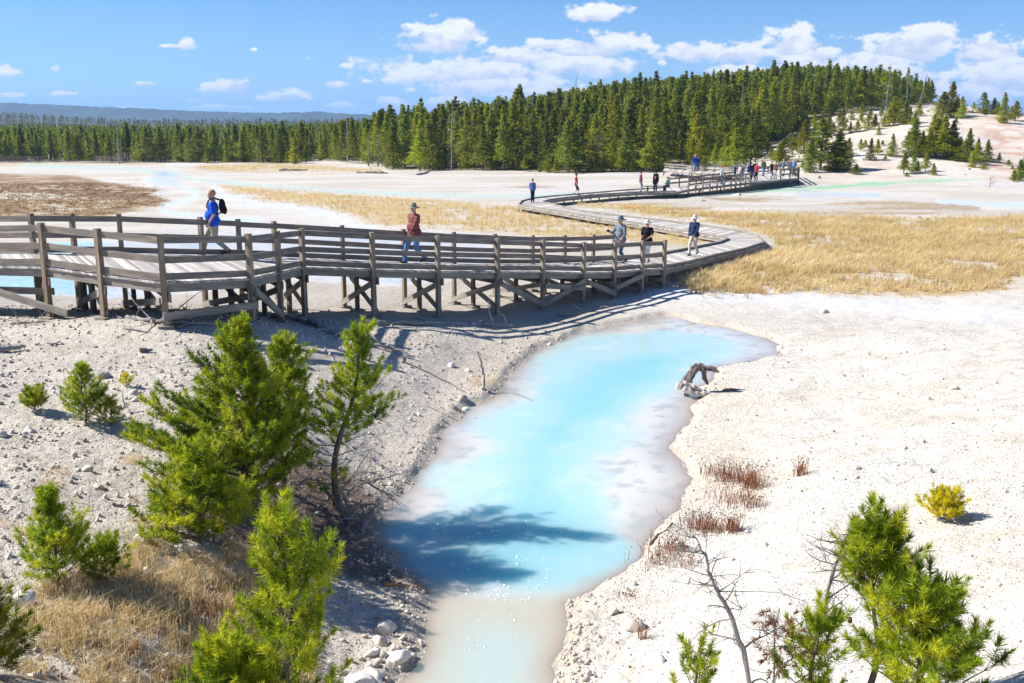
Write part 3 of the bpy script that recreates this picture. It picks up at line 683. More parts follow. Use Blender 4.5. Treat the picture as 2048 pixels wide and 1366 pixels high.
# far platform
FT = [((1352,384),(1338,375.2),.52),((1376.5,378.5),(1378,371.5),.55),((1420,373),(1425,366),.6),((1462,368.5),(1470,360),.65),((1500,364.5),(1503,353.5),.68),((1531,362),(1519,351),.7),((1561,359),(1540,347),.7),((1597,355.5),(1580,346.5),.7)]
TF = [Pz(*a, z) for a, b_, z in FT]; TB = [Pz(*b_, z) for a, b_, z in FT]
fp = empty('viewing_platform', tuple(TF[3] * (1, 1, 0)), 'far timber viewing platform with slanted outrigger braces where most visitors stand', 'boardwalk')
deck(fp, TF, TB, .2); edging(fp, TF, TB, curb=False, legmat=W_DARK, step=2.6)
def far_rail(root, E, O, a, b_, step, rails=(1.0, .55), s=.12, out=False, posts=True, m_=W_RAIL, hp_=1.08):
    A, B = resample(E[a:b_], O[a:b_], step); I_ = inward(A, B)
    for i in range(len(A) - 1):
        for r_ in rails: part_board('rail', root, A[i] + I_[i] * .08 + (0, 0, r_ - .07), A[i + 1] + I_[i + 1] * .08 + (0, 0, r_ - .07), .06, .15, m_)
    for i, q in enumerate(A):
        g = zg(q[0], q[1])
        post('post', root, q[0], q[1], g - .1, q[2] + hp_, s, W_POST)
        if out:
            o_ = q - I_[i] * .85
            part_board('outrigger', root, q - I_[i] * .08 + (0, 0, .85), (o_[0], o_[1], q[2] - .45), .09, .09, W_POST)
            part_board('outrigger_beam', root, (o_[0], o_[1], q[2] - .45), q + (0, 0, -.25), .09, .12, W_DARK)
far_rail(fp, TF, TB, 1, 5, 1.35, out=True, rails=(.86, .46), hp_=.92); far_rail(fp, TB, TF, 0, 4, 2.0, rails=(.86, .46), hp_=.92); far_rail(fp, TF, TB, 6, 8, 1.3); far_rail(fp, TB, TF, 6, 8, 1.3)
far_rail(fp, [TF[-1], TB[-1]], [TF[-2], TB[-2]], 0, 2, 1.5)
RW = [((1327,339),(1330,336.5),.8),((1378,344.5),(1384,341.5),.8),((1434,347.5),(1442,344),.78),((1470,349),(1476,345.5),.76),((1500,351.5),(1506,346.5),.74),((1524,351.5),(1536,346.5),.72)]
RF = [Pz(*a, z) for a, b_, z in RW]; RB = [Pz(*b_, z) for a, b_, z in RW]
rw_ = empty('walkway', tuple(RF[2] * (1, 1, 0)), 'railed walkway behind the viewing platform at the foot of the pines', 'boardwalk')
deck(rw_, RF, RB, .2); edging(rw_, RF, RB, curb=False, step=3); far_rail(rw_, RB, RF, 0, 6, 2.6, rails=(.62, .30), hp_=.66)
# far left walkways by the forest edge
def far_walk(pts, label, rails=(), d=None, h=.5, wd=1.6):
    A = []; B = []
    for (px, py) in pts:
        g = hit(px, py + 1.5); q = P(px, py, g[1]); A.append(q); B.append(q + (0, wd, 0))
    r_ = empty('walkway', tuple(A[0] * (1, 1, 0)), label, 'boardwalk')
    deck(r_, A, B, .3); edging(r_, A, B, curb=False, step=3, fas=.22, legmat=W_DARK)
    for (i0, i1) in rails: far_rail(r_, A, B, i0, i1, 2.2, rails=(1.05, .65, .25)); far_rail(r_, B, A, i0, i1, 2.2, rails=(1.05, .65, .25))
    return A, B
WL, WLB = far_walk([(-60,323.5),(0,323.5),(36,323.5),(77,323.5),(110,323),(150,322.5),(187,323.5),(240,324.5),(255,322.5),(330,322.5)], 'long dark walkway along the forest edge on the far left with two railed stretches', rails=[(0, 4), (6, 8)])
far_walk([(630,319.5),(665,320),(705,322),(740,325),(763,328)], 'thin walkway curving out of the forest near two dead trunks')
far_walk([(405,319),(440,318.5),(490,318.5)], 'railed walkway half hidden behind small pines at the forest edge', rails=[(0, 3)])
def deck_pt(px, py):
    best = None; r0 = ray(px, py)
    for (a, b_, c_, d_) in DECKS:
        for tri in ((a, b_, c_), (a, c_, d_)):
            nn = np.cross(tri[1] - tri[0], tri[2] - tri[0]); de = nn.dot(r0)
            if abs(de) < 1e-9: continue
            t = nn.dot(tri[0] - np.array([0, 0, CAMZ])) / de; q = r0 * t + np.array([0, 0, CAMZ]); ok = True; sg = []
            for i in range(3): sg.append(np.cross(tri[(i + 1) % 3] - tri[i], q - tri[i])[2])
            if all(v >= -1e-3 for v in sg) or all(v <= 1e-3 for v in sg):
                if best is None or q[1] < best[1]: best = q
    if best is None:
        print('NO DECK AT', px, py); best = P(px, py, 60)
    return best
# ---------------------------------------------------------------- people
TMP = sc
def remesh(mb, name, mat, parent, vox, smooth_it=4, tex=0):
    me = mb.mesh('t', None); o = bpy.data.objects.new('t', me); TMP.collection.objects.link(o)
    r_ = o.modifiers.new('r', 'REMESH'); r_.mode = 'VOXEL'; r_.voxel_size = vox; r_.use_smooth_shade = True
    s_ = o.modifiers.new('s', 'SMOOTH'); s_.factor = .5; s_.iterations = smooth_it
    dg = bpy.context.evaluated_depsgraph_get()
    nm = bpy.data.meshes.new_from_object(o.evaluated_get(dg)); nm.name = name
    nm.materials.clear(); nm.materials.append(mat)
    bpy.data.objects.remove(o); bpy.data.meshes.remove(me)
    return obj(name, nm, parent)
def ik(a, b, l1, l2, bend):
    a = np.array(a, float); b = np.array(b, float); d = b - a; L = np.linalg.norm(d); L2 = min(L, (l1 + l2) * .999); d /= L
    b = a + d * L2; x_ = (l1 ** 2 - l2 ** 2 + L2 ** 2) / (2 * L2); h_ = math.sqrt(max(l1 ** 2 - x_ ** 2, 0))
    bend = np.array(bend, float); bend = bend - d * bend.dot(d); bend /= np.linalg.norm(bend) + 1e-9
    return a + d * x_ + bend * h_, b
CM = {}
def cloth(c, rough=.9):
    if c not in CM: CM[c] = plain('cloth', c, rough, .12, 14, .3)
    return CM[c]
SKIN = plain('skin', (.56, .33, .24), .55, .06, 20)
SHOE = plain('shoe', (.05, .04, .035), .6)
def plaid():
    m, n = M('plaid_shirt'); tc = n.new('ShaderNodeTexCoord').outputs['Object']; sp = n.new('ShaderNodeSeparateXYZ'); n.l.new(tc, sp.inputs[0])
    def band(s_, f_, w_): 
        return n.math('GREATER_THAN', n.math('SINE', n.math('MULTIPLY', s_, f_)), w_)
    hz = band(sp.outputs[2], 58, .72); vx = band(n.math('ADD', sp.outputs[0], n.math('MULTIPLY', sp.outputs[1], .7)), 58, .80)
    c = n.mix(n.math('MULTIPLY', vx, .55), (.27, .06, .055), (.10, .045, .05)); c = n.mix(n.math('MULTIPLY', hz, .85), c, (.03, .035, .05))
    n.bsdf(Base_Color=c, Roughness=.9); return m
def hand(mb, wr, d, fwd, near, curl=.5):
    d = np.array(d, float); d /= np.linalg.norm(d); fwd = np.array(fwd, float); fwd -= d * fwd.dot(d); fwd /= np.linalg.norm(fwd); pal = np.cross(d, fwd)
    c = np.array(wr) + d * .05
    if not near:
        mb.capsule(wr, c + d * .06, .033, .026, 8); return
    mb.ell(c, (.042, .018, .05), rot=np.stack([fwd, pal, d], 1), n=10, m=6)
    for i, (o_, L) in enumerate(((-.03, .058), (-.01, .07), (.01, .075), (.03, .066))):
        b0 = c + d * .035 + fwd * o_; b1 = b0 + (d * math.cos(curl * .5) + pal * math.sin(curl * .5)) * L * .55; b2 = b1 + (d * math.cos(curl * 1.6) + pal * math.sin(curl * 1.6)) * L * .5
        mb.capsule(b0, b1, .0105, .0100, 8); mb.capsule(b1, b2, .0100, .0088, 8)
    t0 = c + fwd * .034 - d * .015; t1 = t0 + (fwd * .7 + d * .6) * .035; t2 = t1 + (d * .9 + pal * .35) * .03
    mb.capsule(t0, t1, .0125, .0115, 8); mb.capsule(t1, t2, .0115, .009, 8)
def person(label, px, py, H=1.75, face=0, shirt=(.1, .1, .1), pants=(.1, .12, .2), sleeve='short', hat=None, hair=(.1, .06, .04), legs=((.09, 0), (-.09, 0)),
           arms=None, near=False, belly=0, fat=1.0, shoe=None, shorts=False, seat=None, headturn=0, pos=None, shirtmat=None, group=None, beard=None, glasses=False, hatc=None, neck=False, skin=None, lean=0, female=False):
    q = pos if pos is not None else deck_pt(px, py)
    root = empty('person', (q[0], q[1], q[2] + .012), label, 'person', group, R(face), H / 1.75)
    hz = .93 if seat is None else seat + .10
    dz = hz - .93; vox = .0095 if near else .02
    ls = []                                   # legs (x, forward)
    ymid = sum(l[1] for l in legs) / 2 if seat is None else 0
    body, sh, pa, so = MB(), MB(), MB(), MB()
    spread = max(abs(legs[0][1] - legs[1][1]), 0); hdrop = .035 * (spread / .5) if seat is None else 0
    hz -= hdrop; dz -= hdrop
    def SP(x_, y_, z_): return np.array([x_, y_ - lean * (z_ - .93), z_ + dz])
    k = fat; kb = k + belly
    tor = [((0, 0, 1.30), (.165 * k, .105 * k, .17)), ((0, -.025 - belly * .10, 1.10), (.145 * kb, .115 * kb, .17)), ((0, .01, .95), (.165 * (k * .5 + .5), .125 * k, .12))]
    if female: tor.append(((0, -.07, 1.27), (.13, .08, .08)))
    for c_, r_ in tor: body.ell(SP(*c_), r_); sh.ell(SP(*c_), tuple(v + .016 for v in r_))
    SW = .185 * (.93 if female else 1) * (k * .4 + .6)
    body.capsule(SP(-SW + .02, 0, 1.425), SP(SW - .02, 0, 1.425), .055, .055); sh.capsule(SP(-SW + .02, 0, 1.42), SP(SW - .02, 0, 1.42), .072, .072)
    sh.capsule(SP(-.09, 0, .95), SP(.09, 0, .95), .13 * k, .13 * k)
    if near: body.capsule(SP(0, .02, 1.42), SP(0, 0, 1.57), .068, .060)
    body.capsule(SP(0, .01, 1.42), SP(0, -.005, 1.56), .056, .050)
    pa.ell(SP(0, .01, .93), (.172 * (k * .5 + .5), .135 * k, .12))
    shoe_m = cloth(shoe) if shoe else SHOE
    for lx, ly in legs:
        hp = np.array([lx * .95, 0.01, hz - .01]); yy_ = ly - ymid
        back = yy_ > .12
        an = np.array([lx, yy_, .085 + (.05 if back else 0)])
        kn, an = ik(hp, an, .44, .43, (0, -1, 0.05))
        body.capsule(hp, kn, .085, .056); body.capsule(kn, an, .054, .036)
        w_ = 1.0 if not shorts else 1.12
        pa.capsule(hp, kn, .098 * k * w_, .072 * w_)
        if not shorts: pa.capsule(kn, an + (0, 0, .02), .070, .060)
        toe = an + (0, -.15, -.045 if not back else -.075); heel = an + (0, .05, -.04 if not back else .0)
        body.capsule(an, an + (0, -.08, -.03), .034, .03)
        so.capsule(heel, toe, .042, .040); so.ell(an + (0, -.02, -.01), (.045, .065, .045))
    sk = skin or SKIN
    A_ = arms or (((.25, .02, .80),), ((-.25, .02, .80),))
    wr_out = []
    for s_, a_ in zip((1, -1), A_):
        wpos = np.array(a_[0]) + (0, 0, dz); S0 = SP(SW * s_, 0, 1.41)
        el, wr = ik(S0, wpos, .29, .255, a_[1] if len(a_) > 1 else (s_ * .35, 1, 0))
        body.capsule(S0, el, .048, .040); body.capsule(el, wr, .040, .027)
        d_ = wr - el; d_ /= np.linalg.norm(d_); hand(body, wr, d_, (0, -1, .1) if abs(d_[1]) < .8 else (0, 0, 1), near, .55 if s_ > 0 else .55)
        if sleeve == 'short': e_ = S0 + (el - S0) * .72; sh.capsule(S0, e_, .070, .066)
        elif sleeve == 'mid': sh.capsule(S0, el, .066, .056); sh.capsule(el, el + d_ * .12, .054, .050)
        else: sh.capsule(S0, el, .066, .054); sh.capsule(el, wr - d_ * .02, .053, .040)
        wr_out.append((wr, d_))
    # head
    hc = SP(0, -.015, 1.645); ht = R(headturn); Rh = np.array([[math.cos(ht), -math.sin(ht), 0], [math.sin(ht), math.cos(ht), 0], [0, 0, 1]])
    def hp_(v): return hc + Rh @ np.array(v, float)
    body.ell(hc + (0, 0, .015), (.074, .092, .100), Rh); body.ell(hp_((0, -.020, -.055)), (.056, .066, .062), Rh)
    if near:
        body.capsule(hp_((0, -.090, .012)), hp_((0, -.104, -.022)), .010, .014, 8); body.ell(hp_((.077, .005, -.005)), (.010, .02, .03), Rh); body.ell(hp_((-.077, .005, -.005)), (.010, .02, .03), Rh)
        body.ell(hp_((0, -.083, .034)), (.045, .012, .010), Rh)
    remesh(body, 'body', sk, root, vox)
    remesh(sh, 'shirt' if sleeve != 'jacket' else 'jacket', shirtmat or cloth(shirt), root, vox * 1.3, 5)
    remesh(pa, 'shorts' if shorts else 'trousers', cloth(pants), root, vox * 1.3, 4)
    remesh(so, 'shoes', shoe_m, root, vox * 1.1, 2)
    if near:
        for ex in (-.030, .030):
            MB().ell(hp_((ex, -.084, .008)), (.011, .008, .007), Rh, 8, 6).build('eye', plain('eye', (.04, .03, .03), .3), root, (0, 0, 0), True)
        MB().ell(hp_((0, -.084, -.052)), (.022, .008, .005), Rh, 8, 6).build('mouth', plain('lips', (.36, .14, .12), .6), root, (0, 0, 0), True)
    if glasses:
        g_ = MB(); g_.ell(hp_((-.031, -.093, .010)), (.025, .008, .019), Rh); g_.ell(hp_((.031, -.093, .010)), (.025, .008, .019), Rh); g_.capsule(hp_((-.07, -.04, .014)), hp_((-.05, -.088, .014)), .004, .004, 6); g_.capsule(hp_((.07, -.04, .014)), hp_((.05, -.088, .014)), .004, .004, 6); g_.capsule(hp_((-.02, -.094, .014)), hp_((.02, -.094, .014)), .004, .004, 6)
        g_.build('sunglasses', plain('dark_lens', (.01, .01, .012), .15), root, (0, 0, 0), True)
    if hair is not None:
        hm = cloth(hair)
        h_ = MB(); h_.ell(hp_((0, .014, .048)), (.090, .102, .098), Rh, 14, 9)
        if female: h_.ell(hp_((0, .04, -.02)), (.085, .07, .10), Rh)
        if beard: pass
        o_ = remesh(h_, 'hair', hm, root, .012, 2)
    if beard:
        b_ = MB(); b_.ell(hp_((0, -.045, -.075)), (.058, .050, .042), Rh); remesh(b_, 'beard', cloth(beard), root, .010, 2)
    if hat == 'brim':
        b_ = MB(); zt = .055
        b_.lathe([(.0, .115), (.045, .113), (.078, .095), (.088, .04), (.094, 0), (.190, -.030), (.194, -.037), (.188, -.040), (.09, -.008), (.08, .03)], n=24, sy=1.12)
        b_.v[-1] = b_.v[-1] @ Rh.T + hp_((0, 0, zt - .005)); b_.build('hat', cloth(hatc), root, (0, 0, 0), True)
        b_ = MB(); b_.lathe([(.0935, .002), (.0935, .028), (.0915, .028), (.0915, .002)], n=24, sy=1.12); b_.v[-1] = b_.v[-1] @ Rh.T + hp_((0, 0, zt - .005)); b_.build('hat_band', cloth(tuple(v * .7 for v in hatc)), root, (0, 0, 0), True)
    if hat == 'cap':
        b_ = MB(); b_.ell(hp_((0, .0, .055)), (.088, .100, .078), Rh, 14, 8); b_.ell(hp_((0, -.10, .040)), (.06, .075, .010), Rh); remesh(b_, 'cap', cloth(hatc), root, .010, 2)
    return root, wr_out
def on_person(root, name, mb, mat, label, cat):
    o = mb.build(name, mat, None, (0, 0, 0)); o.location = root.location; o.rotation_euler = root.rotation_euler; o.scale = root.scale
    return tag(o, label, cat)
# five near walkers
root, _ = person('bearded man in a royal blue t-shirt and khaki trousers striding left on the boardwalk', 432, 511, 1.84, face=-80, shirt=(.012, .10, .62), pants=(.36, .345, .27), sleeve='short', hair=(.45, .26, .12), beard=(.40, .17, .07), near=True, belly=.22, fat=1.28, legs=((.09, .42), (-.09, -.22)), arms=(((.23, -.10, .92), (.6, 1, 0)), ((-.27, -.04, .86), (-.6, 1, 0))), headturn=14)
bp = MB(); bp.ell((0, .24, 1.30), (.13, .09, .20), n=16, m=10); bp.ell((0, .30, 1.20), (.10, .06, .12), n=14, m=8)
for s_ in (-1, 1): bp.tube([(s_ * .11, .2, 1.46), (s_ * .125, .05, 1.515), (s_ * .13, -.10, 1.46), (s_ * .13, -.16, 1.30), (s_ * .15, .0, 1.10), (s_ * .12, .2, 1.12)], .014, 6)
on_person(root, 'backpack', bp, cloth((.012, .012, .016)), 'black backpack on the back of the man in the blue t-shirt', 'backpack')
o = MB().ell((0.085, -.155, 1.33), (.035, .012, .045), n=8, m=6).build('shirt_print', cloth((.7, .75, .8)), root, (0, 0, 0))
person('man in a red plaid shirt, blue jeans and olive brimmed hat on the boardwalk', 830, 527.5, 1.90, face=-48, shirtmat=plaid(), pants=(.10, .23, .45), sleeve='long', hair=None, hat='brim', hatc=(.30, .28, .20), glasses=True, near=True, belly=.15, fat=1.28, legs=((.09, .36), (-.09, -.24)), arms=(((.17, -.30, .92), (.6, 1, 0)), ((-.26, .06, .84), (-.6, 1, 0))), headturn=22)
root, wr = person('man in a grey henley shirt, jeans and grey hat holding up a dark camera', 1240, 529, 1.80, face=-50, shirt=(.16, .19, .24), pants=(.05, .09, .20), sleeve='mid', hair=(.25, .12, .06), hat='brim', hatc=(.13, .15, .18), near=True, fat=1.18, legs=((.09, .20), (-.09, -.18)), arms=(((.22, -.22, .95), (.6, 1, 0)), ((-.22, -.36, 1.22), (-.5, .4, -1))), headturn=-15, shoe=(.22, .12, .08), glasses=True)
c_ = wr[1][0] + wr[1][1] * .09
mb = MB().board(c_ - (.055, 0, -.03), c_ + (.055, 0, .03), .05, .075); mb.tube([c_ + (0, -.02, .03), c_ + (0, -.07, .03)], .03, 12)
on_person(root, 'camera', mb, plain('camera_black', (.02, .015, .025), .4), 'small dark camera raised in the hand of the man in grey', 'camera')
root, wr = person('woman in a black t-shirt, white trousers and pale sun hat looking at her phone', 1293, 525.5, 1.62, face=-18, shirt=(.010, .010, .012), pants=(.62, .63, .68), sleeve='short', hair=(.42, .32, .2), hat='brim', hatc=(.55, .57, .50), glasses=True, near=True, fat=1.12, female=True, legs=((.075, .06), (-.075, -.05)), arms=(((.08, -.30, 1.05), (1, .4, -.4)), ((-.26, .0, .86), (-.7, 1, 0))), shoe=(.30, .15, .08))
c_ = wr[0][0] + wr[0][1] * .09
on_person(root, 'phone', MB().board(c_ + (-.04, -.02, .01), c_ + (.04, -.06, .03), .075, .010), plain('phone_black', (.02, .02, .03), .2), 'dark phone in the hand of the woman in the black t-shirt', 'phone')
person('person in a navy sweater, beige trousers and white sun hat walking alone behind the rail', 1387, 511, 1.70, face=-35, shirt=(.018, .035, .10), pants=(.52, .49, .43), sleeve='long', hair=(.3, .22, .15), hat='brim', hatc=(.72, .72, .68), near=True, fat=1.15, female=True, legs=((.085, .26), (-.085, -.22)), arms=(((.13, -.26, .95), (.8, 1, 0)), ((-.27, .02, .86), (-.6, 1, 0))), glasses=True, shoe=(.10, .09, .09))
# farther visitors
person('person in a blue sweater and dark jeans standing at the bend of the walkway', 1065, 405.5, 1.74, 0, (.07, .16, .42), (.015, .03, .09), 'long', legs=((.08, .03), (-.08, -.03)), arms=(((.17, -.10, .92),), ((-.17, -.10, .92),)), near=False, shoe=(.02, .02, .03), hair=(.05, .035, .03))
person('man in a bright red t-shirt and navy shorts walking along the walkway', 1152, 391, 1.78, 75, (.55, .012, .03), (.03, .03, .07), 'short', shorts=True, legs=((.09, .22), (-.09, -.18)), arms=(((.28, .12, .85),), ((-.28, -.14, .87),)), hair=(.04, .03, .02))
person('person in a maroon top and grey trousers standing left of the bench', 1281, 384.5, 1.76, 100, (.16, .04, .06), (.22, .22, .26), 'long', hair=(.04, .03, .03), lean=0)
BN = deck_pt(1313, 383)
bench = empty('bench', tuple(BN), 'backless wooden bench standing on the far walkway before the platform', 'bench', rz=R(8))
for i in range(4): MB().board((-1.15, -.18 + i * .12, .45), (1.15, -.18 + i * .12, .45), .10, .05).build('seat_slat', W_DARK, bench, (0, 0, 0))
for s_ in (-.8, .8):
    mb = MB().board((s_, -.22, .40), (s_, .22, .40), .06, .06); mb.board((s_, -.02, .40), (s_ - .12, -.20, .0), .06, .06, (0, 1, 0)); mb.board((s_, .02, .40), (s_ + .12, .20, .0), .06, .06, (0, 1, 0)); mb.build('leg', plain('bench_iron', (.03, .03, .03), .5), bench, (0, 0, 0))
sp_ = np.array(BN) + (-.1, .12, 0)
person('person in a black jacket sitting on the bench', 0, 0, 1.72, -10, (.012, .012, .015), (.03, .04, .08), 'jacket', seat=.47, legs=((.1, -.42), (-.1, -.40)), arms=(((.15, -.3, 1.0),), ((-.15, -.3, 1.0),)), pos=sp_, hair=(.02, .015, .015))
person('person with long dark hair standing behind the bench', 0, 0, 1.74, 180, (.02, .02, .025), (.03, .03, .05), 'long', pos=np.array(BN) + (.05, .95, 0), female=True, hair=(.02, .015, .012))
person('child in a green jacket sitting on the right end of the bench', 0, 0, 1.45, -70, (.02, .13, .09), (.03, .04, .08), 'jacket', seat=.55, legs=((.1, -.42), (-.1, -.40)), arms=(((.15, -.3, 1.05),), ((-.15, -.3, 1.05),)), pos=np.array(BN) + (.95, .05, 0), hat='cap', hatc=(.05, .04, .04))
FAR = [('person in a vivid blue jacket on the walkway under the pines', 1389, 342.5, 1.85, 20, (.02, .05, .45), (.12, .22, .42), 'long', (.5, .5, .5), None),
 ('person in a dark teal top beside the one in the vivid blue jacket', 1396, 342.5, 1.72, -20, (.02, .07, .12), (.04, .12, .28), 'long', (.05, .04, .03), None),
 ('person in a white t-shirt and red cap on the far platform', 1442.5, 369, 1.74, 70, (.68, .68, .72), (.10, .2, .4), 'short', None, (.45, .02, .04)),
 ('person in a navy jacket taking a picture behind the slanted rail posts', 1469, 364, 1.76, 80, (.012, .03, .09), (.03, .04, .07), 'long', None, (.02, .05, .15)),
 ('person in a pale pink top between the navy jacket and the grey jacket', 1478.5, 363, 1.64, -60, (.62, .45, .45), (.2, .22, .3), 'short', (.05, .03, .03), None),
 ('person in a grey jacket just right of the pale pink top', 1484, 363, 1.76, -30, (.17, .20, .22), (.12, .2, .36), 'long', (.12, .09, .06), None),
 ('person in white trousers and a dark violet top on the platform', 1496, 362, 1.74, 60, (.08, .08, .22), (.68, .68, .70), 'long', None, (.06, .10, .24)),
 ('person in a navy jacket right beside the white trousers', 1501.5, 361, 1.74, 30, (.02, .03, .08), (.03, .05, .12), 'long', (.06, .04, .04), None),
 ('person in dark clothes at the back of the platform behind the red top', 1509, 357, 1.78, 180, (.03, .02, .03), (.04, .05, .12), 'long', (.05, .04, .03), None),
 ('person in a red top with dark trousers on the platform', 1512.5, 361.5, 1.72, -40, (.42, .03, .07), (.03, .03, .04), 'short', (.05, .03, .03), None),
 ('person in an olive jacket and pale jeans at the back rail', 1526, 352.5, 1.80, 10, (.12, .14, .08), (.16, .27, .42), 'long', (.4, .38, .35), None),
 ('person in a black t-shirt and blue jeans near the end of the platform', 1542, 359, 1.80, 50, (.012, .012, .016), (.06, .15, .34), 'short', None, (.06, .12, .25)),
 ('person in a brown jacket and tan trousers beside the black t-shirt', 1550.5, 358.5, 1.80, -60, (.13, .07, .05), (.42, .36, .26), 'long', (.05, .04, .03), None),
 ('person in a slate blue shirt taking a photo inside the end rail', 1565.5, 352.5, 1.78, 80, (.10, .16, .26), (.28, .27, .25), 'short', None, (.4, .4, .38)),
 ('person in a light grey shirt bending at the end rail', 1579, 352.5, 1.68, 20, (.30, .34, .40), (.16, .17, .2), 'long', (.08, .06, .05), None),
 ('person in a sky blue shirt in the outer corner of the end rail', 1587, 352, 1.78, -20, (.16, .30, .50), (.12, .14, .2), 'short', None, (.35, .38, .42))]
for lb_, px, py, H, fc, s1, p1, sl, hr, cp in FAR:
    up = 'photo' in lb_ or 'picture' in lb_
    person(lb_, px, py, H, fc, s1, p1, sl, hair=hr, hat='cap' if cp else None, hatc=cp, arms=(((.12, -.32, 1.42), (.8, .3, -1)), ((-.12, -.32, 1.42), (-.8, .3, -1))) if up else (((.2, -.2, .95),), ((-.24, .03, .84),)), legs=((.09, random.uniform(-.05, .1)), (-.09, random.uniform(-.1, .05))))
def left_pt(px): 
    i = [q for q in range(len(WL) - 1) if proj(*WL[q])[0] <= px][-1]; t = (px - proj(*WL[i])[0]) / (proj(*WL[i + 1])[0] - proj(*WL[i])[0])
    return lerp(lerp(WL[i], WL[i + 1], t), lerp(WLB[i], WLB[i + 1], t), .5)
for px, lb_, s1, p1, H, fc in ((95, 'tiny far person in a pale shirt and tan trousers, leftmost on the far walkway', (.5, .5, .5), (.3, .28, .25), 1.75, -80), (104, 'tiny far person in a maroon shirt on the far left walkway', (.14, .04, .06), (.5, .45, .42), 1.65, -80), (122, 'tiny far person with a dark top and white trousers on the far walkway', (.03, .05, .08), (.7, .68, .65), 1.6, 70),
     (247.5, 'tiny far person in a light grey top at the second railed stretch', (.42, .42, .46), (.2, .18, .2), 1.85, 60), (254, 'tiny far person in a blue top at the second railed stretch', (.10, .15, .45), (.15, .15, .25), 1.6, 60)):
    person(lb_, 0, 0, H, fc, s1, p1, 'long', pos=left_pt(px), legs=((.09, .12), (-.09, -.12)), hair=(.1, .07, .05))

# ---------------------------------------------------------------- trees
def rotmats(D, roll=None):
    """rotation matrices (N,3,3) taking z to D"""
    D = D / np.linalg.norm(D, axis=1, keepdims=True)
    a = np.where(np.abs(D[:, 2:3]) < .9, np.array([[0, 0, 1.]]), np.array([[1., 0, 0]]))
    x = np.cross(a, D); x /= np.linalg.norm(x, axis=1, keepdims=True); y = np.cross(D, x)
    if roll is None: roll = rng.random(len(D)) * 6.283
    c, s = np.cos(roll)[:, None], np.sin(roll)[:, None]
    return np.stack([x * c + y * s, -x * s + y * c, D], 2)
def tuft_t(n_, L, nl, w_, spread=(70, 22), seed=0):
    r_ = np.random.default_rng(seed); t = r_.random(n_) ** .8; an = r_.random(n_) * 6.283
    tilt = np.radians(spread[0] + (spread[1] - spread[0]) * t) ; tilt *= r_.uniform(.75, 1.2, n_)
    d = np.stack([np.sin(tilt) * np.cos(an), np.sin(tilt) * np.sin(an), np.cos(tilt)], 1)
    o_ = np.stack([0 * t, 0 * t, t * L], 1); l = nl * r_.uniform(.7, 1.15, n_)
    sd = np.cross(d, r_.normal(size=(n_, 3))); sd /= np.linalg.norm(sd, axis=1, keepdims=True)
    V = np.stack([o_ - sd * w_ / 2 + d * l[:, None] * .05, o_ + sd * w_ / 2 + d * l[:, None] * .05, o_ + d * l[:, None]], 1)
    return V.reshape(-1, 3)
def scatter(T, pos, D, scale, tint):
    """bake template T (triangle soup) at pos, z along D"""
    pos = np.asarray(pos); Rm = rotmats(np.asarray(D, float)); scale = np.asarray(scale)
    V = np.einsum('nij,kj->nki', Rm, T) * scale[:, None, None] + pos[:, None, :]
    n_ = len(T); tt_ = np.repeat(np.asarray(tint), n_)
    V = V.reshape(-1, 3); return V, tt_
def soup(name, Vs, Ts, mat, parent=None, loc=None):
    V = np.concatenate(Vs); T = np.concatenate(Ts)
    return npmesh(name, V, np.arange(len(V)).reshape(-1, 3), mat, parent, loc, attrs={'tint': ('FLOAT', T)})
TUFT = [tuft_t(50, .12, .078, .0125, (105, 28), seed=i) for i in range(3)]
TUFT_L = [tuft_t(76, .15, .086, .0095, (95, 26), seed=i + 9) for i in range(3)]
